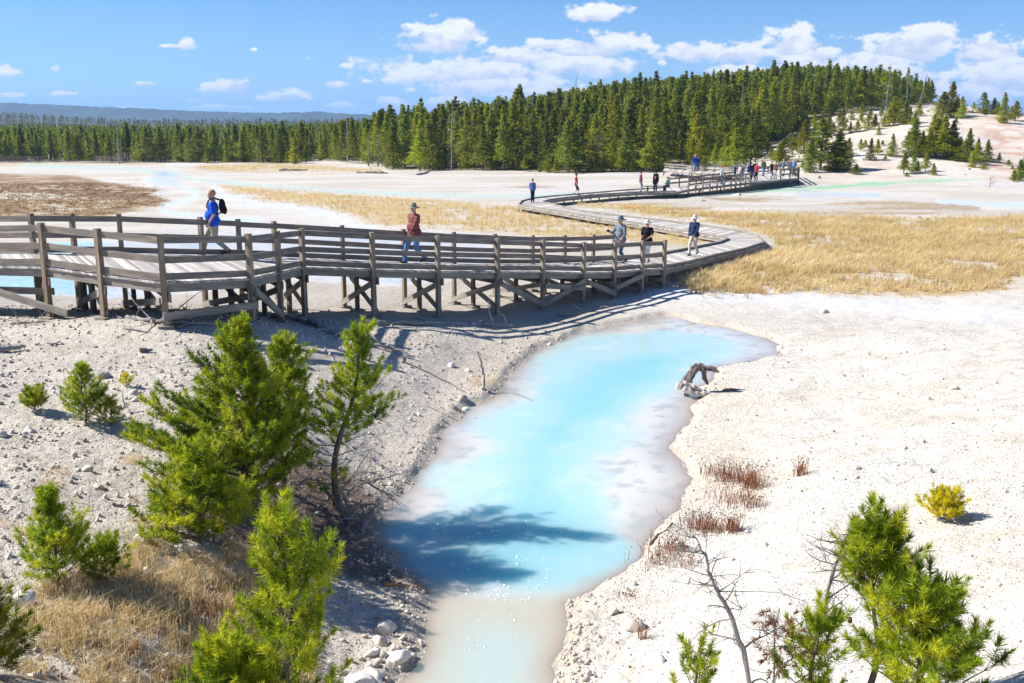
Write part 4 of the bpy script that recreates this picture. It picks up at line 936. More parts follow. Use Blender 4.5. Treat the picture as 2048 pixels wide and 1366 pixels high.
def pine(label, base, h, Rr, seed, whorls, nb_=5, lean=(0, 0), bend=0, prof=None, group=None, mat=None, lo=.05, up=.35, tufts=None, dead_lo=0, droop=.0, twig=.34, size=1.0, name='pine_tree', thick=.022, gap=.0, tsp=.10, side=None, cat='pine tree', topcut=1.0):
    rr = random.Random(seed); nr_ = np.random.default_rng(seed)
    root = empty(name, tuple(base), label, cat, group)
    tr = MB(); br = MB(); pos, dr, tn = [], [], []
    def axis(t):
        return np.array([lean[0] * t + bend * math.sin(t * 3.1) + .02 * h * math.sin(t * 9 + seed), lean[1] * t + .015 * h * math.sin(t * 7 + seed * 2), h * t])
    N_ = 14; tr.tube([axis(i / N_) + (0, 0, -.05 if i == 0 else 0) for i in range(N_ + 1)], [thick * h * (1 - i / N_ * .88) * (1.25 if i == 0 else 1) for i in range(N_ + 1)], 8)
    prof = prof or (lambda t: (1 - t) ** .8 * min(1, .45 + t * 2.5))
    def shoot(p_, d_, t_):
        pos.append(p_); dr.append(d_); tn.append(t_)
    for wi in range(whorls):
        t = lo + (topcut - lo) * (wi + rr.uniform(-.25, .25)) / whorls
        t = min(max(t, lo), .97); k_ = nb_ + rr.choice([-1, 0, 0, 1]); a0 = rr.random() * 6.28
        for b_ in range(k_):
            az = a0 + 6.283 * b_ / k_ + rr.uniform(-.35, .35)
            L = Rr * prof(t) * rr.uniform(.65, 1.2)
            if side is not None: L *= 1 + side[1] * math.cos(az - side[0])
            if rr.random() < gap: L *= .35
            if L < .06: L = .06
            p0 = axis(t); e0 = up + t * .45 - droop * (1 - t); ns = 6; pts = [p0]; d_ = np.array([math.cos(az) * math.cos(e0), math.sin(az) * math.cos(e0), math.sin(e0)])
            for q in range(ns):
                d_ = d_ + (0, 0, .10 * (.4 + t)) + nr_.normal(size=3) * .09; d_ /= np.linalg.norm(d_); pts.append(pts[-1] + d_ * L / ns)
            r0 = max(.0035, .011 * L + .003)
            br.tube(pts, [r0 * (1 - .75 * q / ns) for q in range(ns + 1)], 4, False)
            dead = t < dead_lo and rr.random() < .8
            hue = rr.uniform(.1, .8)
            nt = max(1, int(L * (1 - .2) / tsp))
            for q in range(nt + 1):
                s_ = .28 + .72 * q / max(nt, 1); fi = s_ * ns; i0 = min(int(fi), ns - 1); bp_ = lerp(pts[i0], pts[i0 + 1], fi - i0); bd = pts[i0 + 1] - pts[i0]; bd /= np.linalg.norm(bd)
                if q == nt:
                    if not dead: shoot(bp_, bd + (0, 0, .25), hue + .2)
                    continue
                for sg in (-1, 1):
                    if rr.random() < .12: continue
                    sdv = np.cross(bd, (0, 0, 1)) * sg; sdv /= np.linalg.norm(sdv) + 1e-9
                    td = bd * .75 + sdv * rr.uniform(.5, 1.0) + (0, 0, rr.uniform(-.1, .4)); td /= np.linalg.norm(td)
                    tl = max(.04, L * twig * (1 - s_ * .75) * rr.uniform(.5, 1.2))
                    e_ = bp_ + td * tl
                    br.tube([bp_, (bp_ + e_) / 2 + nr_.normal(size=3) * .01, e_ + (td + (0, 0, .3)) * .02], [.0035, .003, .002], 3, False)
                    if not dead:
                        m_ = int(tl / (tsp * 1.15))
                        for z_ in range(m_ + 1): shoot(bp_ + td * (tl * (1 - z_ / (m_ + 1))), td + (0, 0, .35 + rr.uniform(-.1, .3)), hue + rr.uniform(-.25, .3) + (.15 if z_ == 0 else -.1))
                    elif rr.random() < .6:
                        f_ = e_ + (td + nr_.normal(size=3) * .6) * tl * .7; br.tube([e_, f_], [.0025, .0015], 3, False)
    for q in range(3): shoot(axis(1 - q * .035), np.array([nr_.normal() * .2, nr_.normal() * .2, 1]), .8)
    tr.build('trunk', W_BARK, root, (0, 0, 0)); br.build('branches', W_DEAD if dead_lo > .3 else W_BARK, root, (0, 0, 0))
    pos = np.array(pos); dr = np.array(dr); tn = np.clip(np.array(tn), 0, 1); Vs, Ts = [], []
    tp = tufts or TUFT; ch = nr_.integers(0, len(tp), len(pos))
    for i, T_ in enumerate(tp):
        k_ = ch == i
        if k_.any():
            V, T2 = scatter(T_, pos[k_], dr[k_], nr_.uniform(.75, 1.15, k_.sum()) * size, tn[k_]); T2 = np.clip(T2 + nr_.uniform(-.12, .12, len(T2) // 3).repeat(3), 0, 1); Vs.append(V); Ts.append(T2)
    soup('needles', Vs, Ts, mat or NEEDLE, root)
    return root
def htop(px, base, ytop):       # height so that the top reaches pixel row ytop
    q = P(px, ytop, base[1]); return q[2] - base[2]
b0 = hit(495, 1005); hA = htop(488, b0, 650)
full = lambda t: (1 - t) ** .75 * min(1, .75 + t * 1.2)
pine('tall bushy green pine, the largest tree on the left bank', b0, hA, 1.62, 3, 23, 6, (.05, .1), .04, prof=lambda t: (1 - t) ** .98 * min(1, .85 + t), tsp=.135, size=1.2, gap=.18, side=(math.pi, .25), up=.25)
b1 = hit(562, 975); pine('darker narrow pine standing right behind the largest pine', b1, htop(565, b1, 690), .95, 8, 17, 5, (.2, .0), .03, prof=lambda t: (1 - t) ** .5 * (.45 + .55 * t), lo=.15, gap=.2, tsp=.125, dead_lo=.3, up=.2, size=1.15)
b2 = hit(400, 1085); pine('low wide pine spreading at the left foot of the largest pine', b2, htop(400, b2, 900), .95, 12, 10, 6, (.05, 0), 0, prof=full, tsp=.12, size=1.15, up=.3)
b3 = hit(668, 1015); pine('slender leaning pine with an open crown beside the pool', b3, htop(765, b3, 652), .92, 21, 17, 5, (.66, 0), -.10, prof=lambda t: float(np.interp(t, [.1, .3, .48, .62, .78, 1], [.5, .85, 1.0, .62, .30, .14])), lo=.14, up=.02, dead_lo=.36, gap=.30, tsp=.135, thick=.021, twig=.32, size=1.2)
b4 = hit(172, 846); pine('small young pine on the gravel slope at the left', b4, htop(172, b4, 735), .52, 31, 10, 6, (0, 0), 0, prof=full, tsp=.085, size=.72, mat=NEEDLE)
b5 = hit(222, 850); pine('knee high pine seedling touching the small young pine', b5, .36, .26, 33, 4, 5, (.02, 0), 0, prof=full, tsp=.08, size=.7)
b6 = hit(70, 822); pine('dwarf round pine bush on the gravel at the far left', b6, .26, .27, 35, 4, 7, (0, 0), 0, prof=lambda t: 1 - t * .4, tsp=.07, size=.7, up=.5, name='pine_bush', cat='bush')
b7 = hit(252, 772); pine('tiny yellowish pine sprout on the gravel slope', b7, .16, .16, 37, 3, 4, (0, 0), 0, mat=NEEDLE_Y, size=.6, tsp=.08, up=.5, name='pine_sprout', cat='sprout')
b8 = hit(118, 1165); pine('thin young pine with bare lower stem at the lower left', b8, htop(118, b8, 985), .66, 41, 11, 6, (-.02, 0), 0, prof=lambda t: (1 - t) ** 1.3, tsp=.10, size=.85, gap=.15)
b9 = hit(212, 1160); pine('short bright pine seedling right of the thin young pine', b9, htop(212, b9, 1090), .42, 43, 6, 5, (.02, 0), 0, tsp=.10, size=.8, gap=.1)
def gbase(px, d):
    q = P(px, 1366, d); return np.array([q[0], d, zg(q[0], d)])
c0 = gbase(585, 7.3); pine('bright yellow-green pine at the bottom left edge of the pool', c0, htop(548, c0, 1060), .66, 51, 14, 5, (-.10, .05), .04, prof=lambda t: float(np.interp(t, [0, .5, .8, .93, 1], [1.1, 1, .75, .42, .2])), gap=.25, tufts=TUFT_L, tsp=.12, size=1.0, up=.45, lo=.1)
c1 = gbase(450, 7.0); pine('lower yellow-green pine at the bottom edge left of the bright one', c1, htop(440, c1, 1300), .62, 53, 9, 6, (0, 0), 0, prof=lambda t: (1 - t) ** .5, tufts=TUFT_L, tsp=.10, size=.95, up=.45)
c2 = gbase(-25, 7.2); pine('dark pine reaching in at the bottom left corner', c2, htop(0, c2, 1185), .34, 55, 9, 5, (.0, 0), 0, prof=lambda t: (1 - t) ** .4, tufts=TUFT_L, tsp=.11, size=.85, up=.1, mat=FOREST_Y)
c3 = gbase(-12, 12.5); pine('sprig of pine at the left edge of the picture', c3, htop(0, c3, 915), .16, 56, 5, 4, (0, 0), 0, size=.7)
def gb2(px, py, d):
    q = P(px, py, d); return np.array([q[0], d, zg(q[0], d)])
c4 = gb2(1735, 1366, 6.9); pine('two-tiered green pine with brown cones at the lower right', c4, htop(1745, c4, 1080), .52, 61, 8, 5, (.0, .05), .03, prof=lambda t: (1.02 - t) ** .45 * 1.35, gap=.2, tufts=TUFT_L, tsp=.115, size=.95, up=.5, lo=.62)
c5 = gb2(1835, 1366, 6.6); pine('wide bright pine at the lower right corner, right of the two-tiered one', c5, htop(1832, c5, 1215), .68, 63, 9, 6, (.02, 0), 0, prof=lambda t: (1 - t) ** .45, gap=.25, tufts=TUFT_L, tsp=.115, size=.95, up=.45, lo=.15)
c6 = hit(1888, 1040); pine('small yellow-green pine shrub alone on the white slope', c6, .30, .36, 65, 5, 7, (0, 0), 0, prof=lambda t: 1 - t * .5, mat=NEEDLE_Y, tsp=.07, size=.72, up=.45, name='pine_bush', cat='bush')
c7 = gb2(1400, 1366, 7.2); pine('low sparse pine among dead stems at the bottom edge', c7, htop(1400, c7, 1285), .40, 67, 6, 5, (0, 0), 0, prof=lambda t: (1 - t) ** .3, tufts=TUFT_L, tsp=.13, size=.8, up=.4, gap=.2, dead_lo=.2)
c8 = gb2(1625, 1366, 6.9); pine('short scraggly pine between the dead snags and the green pine', c8, htop(1625, c8, 1215), .36, 69, 6, 5, (0, 0), 0, prof=lambda t: (1 - t) ** .3, tufts=TUFT_L, tsp=.14, size=.85, up=.4, gap=.3, dead_lo=.3)
# cones on the two-tiered pine
def cone_part(root, c_, s_=.028):
    mb = MB(); pr = [(0, -1), (.5, -.8), (.8, -.3), (.75, .2), (.45, .75), (0, 1)]
    mb.lathe([(r_ * s_ * .8, z_ * s_) for r_, z_ in pr], c_, 8); mb.build('pine_cone', plain('cone_brown', (.13, .07, .035), .8, .3, 90), root, (0, 0, 0))
tt_root = [o for o in col.objects if o.get('label', '').startswith('two-tiered')][0]
for px, py in ((1742, 1112), (1750, 1108), (1716, 1148), (1700, 1240)):
    q = P(px, py, c4[1] - .12) - c4; cone_part(tt_root, tuple(q))
# dead snags and the tangle of dead branches
def snag(label, base, pts, r0, seed, tw=14, L=.5, name='dead_tree', cat='dead tree', extra=0, curl=.35, mat=None, parts=True, rmin=.15, cones=0):
    rr = random.Random(seed); nr_ = np.random.default_rng(seed); root = empty(name, tuple(base), label, cat)
    pts = [np.array(p_, float) - base for p_ in pts]; fine = []
    for i in range(len(pts) - 1):
        for k in range(4): fine.append(lerp(pts[i], pts[i + 1], k / 4) + nr_.normal(size=3) * r0 * .35)
    fine.append(pts[-1]); n_ = len(fine)
    MB().tube(fine, [r0 * (1 - (1 - rmin) * i / n_) for i in range(n_)], 8, jag=.08).build('trunk', mat or W_DRIFT, root, (0, 0, 0))
    b_ = MB()
    def twig_(p_, d_, l, r_, dep):
        pp = [p_]; d_ = d_ / np.linalg.norm(d_); cu = nr_.normal(size=3) * curl
        for q in range(5): 
            d_ = d_ + cu * .35 + nr_.normal(size=3) * .12; d_ /= np.linalg.norm(d_); pp.append(pp[-1] + d_ * l / 5)
        b_.tube(pp, [r_ * (1 - q * .16) for q in range(6)], 4, False)
        if dep > 0:
            for q in range(rr.randint(2, 4)):
                i = rr.randint(1, 5); twig_(pp[i], d_ + nr_.normal(size=3) * .8, l * rr.uniform(.3, .6), r_ * .5, dep - 1)
    for q in range(tw):
        i = int(n_ * rr.uniform(.08, .97)); i = min(i, n_ - 1); az = rr.random() * 6.28; t = i / n_
        twig_(fine[i], np.array([math.cos(az), math.sin(az) * .8, rr.uniform(-.1, .5)]), L * rr.uniform(.4, 1.1) * (1.1 - t * .6), r0 * .28 * (1.15 - t) + .002, 1 + extra)
    b_.build('branches', mat or W_DEAD, root, (0, 0, 0)); return root
def pp_(l, d): return [P(x_, y_, d + k * .0) for k, (x_, y_) in enumerate(l)]
g = gb2(1520, 1400, 6.7); snag('leaning dark dead snag with curling bare twigs at the lower right', g, [g] + pp_([(1490, 1300), (1455, 1215), (1430, 1170), (1412, 1110), (1385, 1070)], 6.7), .024, 5, 36, .6)
g = gb2(1615, 1420, 7.1); snag('upright grey dead snag with curved bare twigs left of the green pine', g, [g] + pp_([(1625, 1300), (1640, 1245), (1662, 1160), (1680, 1100), (1697, 1060)], 7.1), .027, 6, 44, .6)
# brown dead needles on twig between snags
nr_ = np.random.default_rng(5); q0 = P(1550, 1250, 6.9); g = gb2(1545, 1366, 6.9)
root = empty('dead_pine_branch', tuple(g), 'rusty brown cluster of dead needles between the two snags', 'dead branch')
mb = MB(); pts = [np.zeros(3), (q0 - g) * .5 + (.02, 0, 0), q0 - g, q0 - g + (.03, 0, .14)]; mb.tube(pts, [.012, .009, .006, .003], 5); pos, dr = [], []
for k in range(26):
    a = lerp(pts[1], pts[3], .35 + .65 * k / 26); d_ = nr_.normal(size=3) * (1, 1, .6); d_ /= np.linalg.norm(d_); e_ = a + d_ * nr_.uniform(.03, .15); mb.tube([a, e_], [.003, .002], 3, False); pos.append(e_); dr.append(d_ + (0, 0, .2))
mb.build('branches', W_DEAD, root, (0, 0, 0)); V, T_ = scatter(TUFT_L[0][:120], np.array(pos), np.array(dr), np.full(26, .75), nr_.random(26)); soup('needles', [V], [T_], NEEDLE_BR, root)
# roots and dead limbs at the foot of the leaning pine
rr = random.Random(3)
for k, (line, lab, r_) in enumerate([([(665,1000),(640,960),(610,955),(575,985)], 'long dead limb curving left from the leaning pine', .022),
    ([(680,1000),(720,960),(770,985),(800,1010)], 'dead limb arching right from the leaning pine toward the pool', .02),
    ([(690,990),(700,1040),(722,1000),(730,1050)], 'pale bare root hanging over the pool edge', .02),
    ([(640,1010),(600,1050),(640,1090),(660,1075)], 'tangled dead branches in the shade under the leaning pine', .018),
    ([(660,1020),(690,1060),(720,1070),(700,1100)], 'dead twigs spread over the dark needle litter', .016),
    ([(620,990),(590,1010),(570,1050),(585,1080)], 'dead twigs under the right side of the largest pine', .014),
    ([(700,960),(740,900),(690,870),(650,860)], 'thin bare limb crossing behind the leaning pine', .012)]):
    ps_ = []
    for i, (x_, y_) in enumerate(line):
        q = hit(x_, y_); lift = (.05, .32, .22, .12)[i] if k != 2 else (.3, .2, .1, .03)[i]
        dd = q[1] - lift * 2.2; ps_.append(P(x_, y_, max(dd, q[1] - 1.0)))
    snag(lab, hit(*line[0]), ps_, r_ * 1.3, 20 + k, 30, .7, 'dead_branch', 'dead branch', extra=1, curl=.6, mat=W_DEAD if k != 2 else W_DRIFT)
# ---------------------------------------------------------------- forest
def conifer_arrays(h, seed, n_cl, tri, wid=.20, ragged=.25, bare=.08, tn=10, top_sparse=False):
    r_ = np.random.default_rng(seed); t = bare + (1 - bare) * r_.random(n_cl) ** 1.15
    lev = np.round(t * 15 + r_.normal(size=n_cl) * .18) / 15; t = np.clip(lev, bare, 1.0)
    az = r_.random(n_cl) * 6.283; lob = 1 + ragged * np.sin(az * 2 + t * 23 + seed) + ragged * .8 * np.sin(az * 3 - t * 41 + seed * 2)
    R_ = h * wid * np.power(1.03 - t, 1.02) * 1.12 * np.minimum(1, .6 + t * 2.4) * lob
    rad = R_ * np.sqrt(r_.uniform(.08, 1, n_cl)); 
    pos = np.stack([np.cos(az) * rad, np.sin(az) * rad, t * h * .98 + rad * .12 + r_.normal(size=n_cl) * .012 * h], 1)
    cs = (tri * (.75 + .5 * r_.random(n_cl)))[:, None, None]
    tri_o = r_.normal(size=(n_cl, tn, 3)) * cs * (1.25, 1.25, .75) * (1.25 - t)[:, None, None]; d1 = r_.normal(size=(n_cl, tn, 3)); d1[..., 2] += .5; d1[..., :2] += (np.stack([np.cos(az), np.sin(az)], 1) * .9)[:, None, :]
    d1 /= np.linalg.norm(d1, axis=2, keepdims=True); sd = np.cross(d1, r_.normal(size=(n_cl, tn, 3))); sd /= np.linalg.norm(sd, axis=2, keepdims=True)
    L = (tri * 1.6) * r_.uniform(.6, 1.2, (n_cl, tn, 1)); w_ = tri * .42
    c_ = pos[:, None, :] + tri_o
    V = np.stack([c_ - sd * w_, c_ + sd * w_, c_ + d1 * L], 2)
    ti = np.clip(.35 + r_.normal(size=(n_cl, 1)) * .16 + r_.normal(size=(n_cl, tn)) * .1, 0, 1)
    return V.reshape(-1, 3), np.repeat(ti.ravel(), 3)
def mesh_only(name, V, T, mat):
    o = npmesh(name, V, np.arange(len(V)).reshape(-1, 3), mat, attrs={'tint': ('FLOAT', T)}); me = o.data; bpy.data.objects.remove(o); return me
def trunk_mesh(h, dead=False, seed=0):
    rr = random.Random(seed); mb = MB(); mb.tube([(0, 0, -.4), (0.02 * h * .3, 0, h * .4), (0, .01 * h, h * .97)], [.016 * h, .012 * h, .003 * h], 6)
    return mb.mesh('trunk', W_BARK)
VAR = []
for i in range(12):
    wid = [.17, .20, .15, .22, .18, .24, .16, .19, .21, .14, .25, .18][i]
    V, T_ = conifer_arrays(1.0, 100 + i, 300, .025, wid, .45, [.04, .16, .02, .26, .08, .2][i % 6]); VAR.append((mesh_only('crown', V, T_, FOREST), mesh_only('crown', V, T_, FOREST_Y), trunk_mesh(1.0)))
ORD = ['first','second','third','fourth','fifth','sixth','seventh','eighth','ninth','tenth','eleventh','twelfth','thirteenth','fourteenth','fifteenth','sixteenth','seventeenth','eighteenth','nineteenth','twentieth','twenty-first','twenty-second','twenty-third','twenty-fourth','twenty-fifth','twenty-sixth','twenty-seventh','twenty-eighth','twenty-ninth','thirtieth','thirty-first','thirty-second','thirty-third','thirty-fourth','thirty-fifth','thirty-sixth','thirty-seventh','thirty-eighth','thirty-ninth','fortieth'] + ['forty-' + w_ for w_ in ('first','second','third','fourth','fifth','sixth','seventh','eighth','ninth')] + ['fiftieth'] + ['fifty-' + w_ for w_ in ('first','second','third','fourth','fifth','sixth','seventh','eighth','ninth')] + ['sixtieth'] + ['sixty-' + w_ for w_ in ('first','second','third','fourth','fifth','sixth','seventh','eighth','ninth')]
def number_off(objs, what):
    objs.sort(key=lambda t_: t_[0])
    for i, (_, o_) in enumerate(objs): o_['label'] = ORD[min(i, 68)] + ' from the left of ' + what
def place_tree(variant, yng, loc, h, label, group, name='conifer_tree', wide=1.0):
    r_ = bpy.data.objects.new(name, None); col.objects.link(r_); r_.location = loc; r_.rotation_euler = (0, 0, random.random() * 6.28); r_.scale = (h * wide, h * wide, h); r_.empty_display_size = .1
    tag(r_, label, 'tree' if name != 'bush' else 'bush', group)
    for nm, me in (('crown', variant[1] if yng else variant[0]), ('trunk', variant[2])):
        c_ = bpy.data.objects.new(nm, me); col.objects.link(c_); c_.parent = r_
    return r_
# pines standing on the bare hill
HT = [(300,520,420),(350,560,450),(250,560,470),(420,520,430),(480,500,410),(540,480,400),(600,500,430),(180,600,520),(90,560,470),(670,470,390),(760,450,380),(830,470,400),(900,440,360),(980,430,350),(1330,700,560),(1180,690,560),(1290,690,590),(1430,650,500),(1530,690,560),(1370,560,430),(1420,540,420),(1230,620,480),(300,640,560),(350,680,600),(1700,700,600),(860,650,600),(960,560,500),(1130,400,300),(1260,420,330),(1580,390,290),(450,840,620),(525,825,500),(400,700,490),(320,710,575),(250,770,610),(215,775,640),(660,820,560),(700,830,640),(620,830,640),(160,760,660),(735,720,600),(825,680,600),(900,750,610),(950,710,605),(1060,720,575),(1150,850,710),(1220,840,720),(1310,830,715),(1370,860,780),(1250,840,760),(1220,720,480),(1280,730,560),(1390,720,480),(1340,735,560),(1500,740,500),(1440,740,470),(1560,750,600),(1630,730,545),(1600,760,620),(1690,780,640),(1770,760,620),(1740,820,770),(1660,800,700),(1860,770,700),(1070,490,310),(1040,495,370),(1190,480,370),(1230,500,400),(1000,500,430),(930,520,420),(880,520,420),(800,540,460),(750,540,470),(690,560,390),(580,570,440),(620,560,480),(1400,440,340),(1440,430,270),(1500,420,210),(1540,430,300),(1580,440,320),(1540,480,430),(1740,400,265),(1760,420,345),(1820,400,300),(1850,410,330),(1890,470,280),(1980,460,330),(1950,450,360),(1670,370,320),(2010,900,765),(1970,910,830),(2040,880,740),(1350,320,190),(1300,330,230),(1240,335,230),(1160,480,330),(1100,470,340),(1060,690,640),(990,640,600),(480,560,480),(430,600,500),(380,640,540),(130,700,600),(90,640,560),(40,760,640)]
BUSH = [(790,855,785),(1010,750,720),(840,410,340),(1280,410,380),(1170,870,840),(1930,790,750),(1960,815,790),(1610,860,850),(520,885,865),(390,815,770),(1640,820,805),(650,820,760),(1740,810,770)]
HTO = {}
for i, (x_, yb, yt) in enumerate(HT):
    px, pb, pt = 1500 + x_ / 3.737, 120 + yb / 3.737, 120 + yt / 3.737
    g = hit(px, pb, 60); h = (pb - pt) * g[1] / FPX * 1.15
    lower = pb > 300
    kind = 'at the foot of the hill' if pb > 325 else ('on the middle of the slope' if pb > 260 else 'along the crest')
    HTO.setdefault(kind, []).append((px, 0)); HTO[kind][-1] = (px, place_tree(VAR[i % 12], i % 3 != 0, tuple(g - (0, 0, .1)), h, 'pine growing on the bare pale hill, ' + kind, 'pines %s of the bare hill' % kind.replace('at the foot of the hill', 'at the foot').replace('on the middle of the slope', 'on the slope').replace('along the crest', 'on the crest'), name='pine_tree', wide=random.uniform(1.3, 2.1)))
for kk, vv in HTO.items(): number_off(vv, 'the pines ' + kk.replace('of the hill', 'of the bare hill').replace('the slope', 'the bare slope').replace('the crest', 'the bare hill crest'))
BO = []
for i, (x_, yb, yt) in enumerate(BUSH):
    px, pb, pt = 1500 + x_ / 3.737, 120 + yb / 3.737, 120 + yt / 3.737
    g = hit(px, pb, 60); h = (pb - pt) * g[1] / FPX
    BO.append((px, place_tree(VAR[(i * 5) % 12], True, tuple(g), h * 1.1, 'low green bush on the bare pale hill', 'low bushes on the bare hill', 'bush', 3.0)))
number_off(BO, 'the low bushes on the bare hill')
# young pines along the front edge of the forest
YP = [(1098,345,300),(1112,346,318),(1080,344,322),(1050,343,312),(1225,343,285),(1242,344,300),(1205,344,310),(1305,344,262),(1318,343,275),(1290,345,300),(1262,344,322),(1190,345,325),(875,340,298),(1100,344,330),(590,328,280),(612,327,293),(575,326,300),(160,321,298),(172,321,307),(415,327,299),(470,322,300),(500,323,286),(540,323,283),(395,322,292),(380,323,302),(445,322,283),(40,322,275),(1430,338,290),(1470,337,262),(1500,336,250),(1405,334,262),(1385,333,280),(1450,334,275),(1360,331,285),(1560,322,288),(840,342,268),(1375,331,300),(1410,345,337),(1370,345,336),(1393,350,341),(1428,353,341)]
YO, YB = [], []
for i, (px, pb, pt) in enumerate(YP):
    g = hit(px, pb, 60); h = (pb - pt) * g[1] / FPX * 1.05
    if pb - pt < 14: YB.append((px, place_tree(VAR[i % 12], True, tuple(g), h * 1.2, 'low green bush by the far walkway under the forest', 'low bushes by the far walkway', 'bush', 2.2)))
    else: YO.append((px, place_tree(VAR[(i * 7) % 12], True, tuple(g - (0, 0, .1)), h, 'bright young conifer at the front edge of the forest', 'young conifers along the forest edge', wide=random.uniform(1.2, 1.7))))
number_off(YO, 'the bright young conifers before the forest edge'); number_off(YB, 'the low bushes by the far railed walkway')
# the forest: individuals in front, the rest one mass
r_ = np.random.default_rng(77)
cand = []
for (d0, d1, sp) in ((120, 230, 3.3), (230, 420, 3.2), (420, 720, 6.5)):
    ys = np.arange(d0, d1, sp); 
    for yv_ in ys:
        w_ = .56 * yv_ + 6; xs = np.arange(-w_, w_, sp); xs = xs + r_.uniform(-.45, .45, len(xs)) * sp; yy_ = yv_ + r_.uniform(-.45, .45, len(xs)) * sp
        z_ = zf(xs, yy_); px, py = proj(xs, yy_, z_)
        e = np.interp(px, [q[0] for q in FEDGE], [q[1] for q in FEDGE])
        ok = (py < e - 1.0) & ~((yy_ > 225) & (px > 1630) & (py > e - 12) & (z_ < 0)) & (px > -80) & (px < 2130)
        ok &= ~((px > 1880) & (yy_ < 260))
        for a in zip(xs[ok], yy_[ok], z_[ok], px[ok], py[ok]): cand.append(a)
cand = np.array(cand)
hh = r_.uniform(5.8, 9.4, len(cand)) * np.where(cand[:, 3] < 750, .86, 1.06) * np.where(r_.random(len(cand)) < .05, 1.18, 1); hh *= np.where(r_.random(len(cand)) < .18, .70, 1) * np.interp(cand[:, 3], [1660, 1900], [1, .62]) * np.where(cand[:, 1] > 225, .86, 1)
# visibility: keep what rises over the ones before it (per column)
order = np.argsort(cand[:, 1]); hor = np.full(2300, 2000.0); vis = np.zeros(len(cand))
for i in order:
    x_, y_, z_, px, py = cand[i]; top_ = proj(x_, y_, z_ + hh[i])[1]; hw = max(1, int(hh[i] * .15 / y_ * FPX)); a = int(px) + 90
    seg = hor[max(0, a - hw):a + hw + 1]
    if len(seg) == 0: continue
    vis[i] = max(0, np.mean(np.clip(seg - top_, 0, py - top_)))
    hor[max(0, a - hw):a + hw + 1] = np.minimum(seg, top_ + (py - top_) * .30)
visible = vis > 1.2
print('forest', len(cand), visible.sum())
cand, hh, vis = cand[visible], hh[visible], vis[visible]
size = vis / cand[:, 1]; area = vis * hh / cand[:, 1]
NI = 245
ind = np.argsort(-area)[:NI]; rest = np.setdiff1d(np.arange(len(cand)), ind)
GRP = [(0, 330, 'far left'), (330, 760, 'left'), (760, 1330, 'center'), (1330, 3000, 'right')]
ZONES = [(90, 'at the far left end of the tree line'), (180, 'behind the three tiny walkers on the left'), (260, 'behind the second railed stretch on the left'), (400, 'right of the second railed stretch on the left'), (500, 'around the half hidden railed walkway'), (640, 'behind the dark fallen log on the left'), (760, 'between the curving walkway and the dead trunks'), (860, 'just right of the two dead trunks'), (960, 'above the man in the plaid shirt'), (1060, 'left of the person in the blue sweater'), (1150, 'between the blue sweater and the red shirt'), (1240, 'around the grey leafless tree'), (1330, 'above the bench'), (1420, 'above the vivid blue jacket'), (1520, 'above the crowd on the platform'), (1620, 'above the right end of the platform'), (1740, 'on the shoulder of the wooded hill'), (4000, 'at the crest beside the bare hill')]
NF = {}
for i in ind:
    x_, y_, z_, px, py = cand[i]
    if px < 760: lab, gp_ = 'dark green conifer in the low forest belt behind the far left walkways', 'conifers of the forest belt on the left'
    elif px < 1330: lab, gp_ = 'tall dense conifer in the forest wall behind the white flats', 'conifers of the forest wall in the middle'
    else: lab, gp_ = 'tall conifer in the forest rising behind the viewing platform', 'conifers behind the viewing platform'
    zone = [z_[1] for z_ in ZONES if px < z_[0]][0]; edge = np.interp(px, [q[0] for q in FEDGE], [q[1] for q in FEDGE]) - py
    row = 'front row conifer' if edge < 5 else ('second row conifer' if edge < 11 else 'conifer deep in forest')
    lab = row; gp_ = row.replace('conifer', 'conifers', 1) + ' ' + zone
    NF.setdefault(gp_, []).append((px, place_tree(VAR[int(r_.integers(12))], r_.random() < .22, (x_, y_, z_ - .1), hh[i], lab, gp_, wide=random.uniform(.85, 1.25))))
for gp_, v_ in NF.items():
    v_.sort(key=lambda t_: t_[0])
    for q, (_, o_) in enumerate(v_): o_['label'] = ORD[min(q, 68)] + ' from left among ' + gp_
Vs, Ts = [], []
LOWP = [conifer_arrays(1.0, 300 + k, 110, .038, .12 + .010 * k, .28, .04, 8) for k in range(6)]
for k in range(6):
    sel = rest[k::6]
    V0, T0 = LOWP[k]; a = r_.random(len(sel)) * 6.28; c_, s_ = np.cos(a), np.sin(a); H_ = hh[sel]; W_ = H_ * r_.uniform(.9, 1.2, len(sel))
    Vx = (V0[None, :, 0] * c_[:, None] - V0[None, :, 1] * s_[:, None]) * W_[:, None] + cand[sel, 0][:, None]
    Vy = (V0[None, :, 0] * s_[:, None] + V0[None, :, 1] * c_[:, None]) * W_[:, None] + cand[sel, 1][:, None]
    Vz = V0[None, :, 2] * H_[:, None] + cand[sel, 2][:, None] - .1
    Vs.append(np.stack([Vx, Vy, Vz], -1).reshape(-1, 3)); Ts.append(np.clip(T0[None] + r_.normal(size=(len(sel), 1)) * .16 + .08, 0, 1).ravel())
o = soup('forest', Vs, Ts, FOREST_Y); tag(o, 'dense conifer forest covering the hill and the plain beyond', 'forest', kind='stuff')
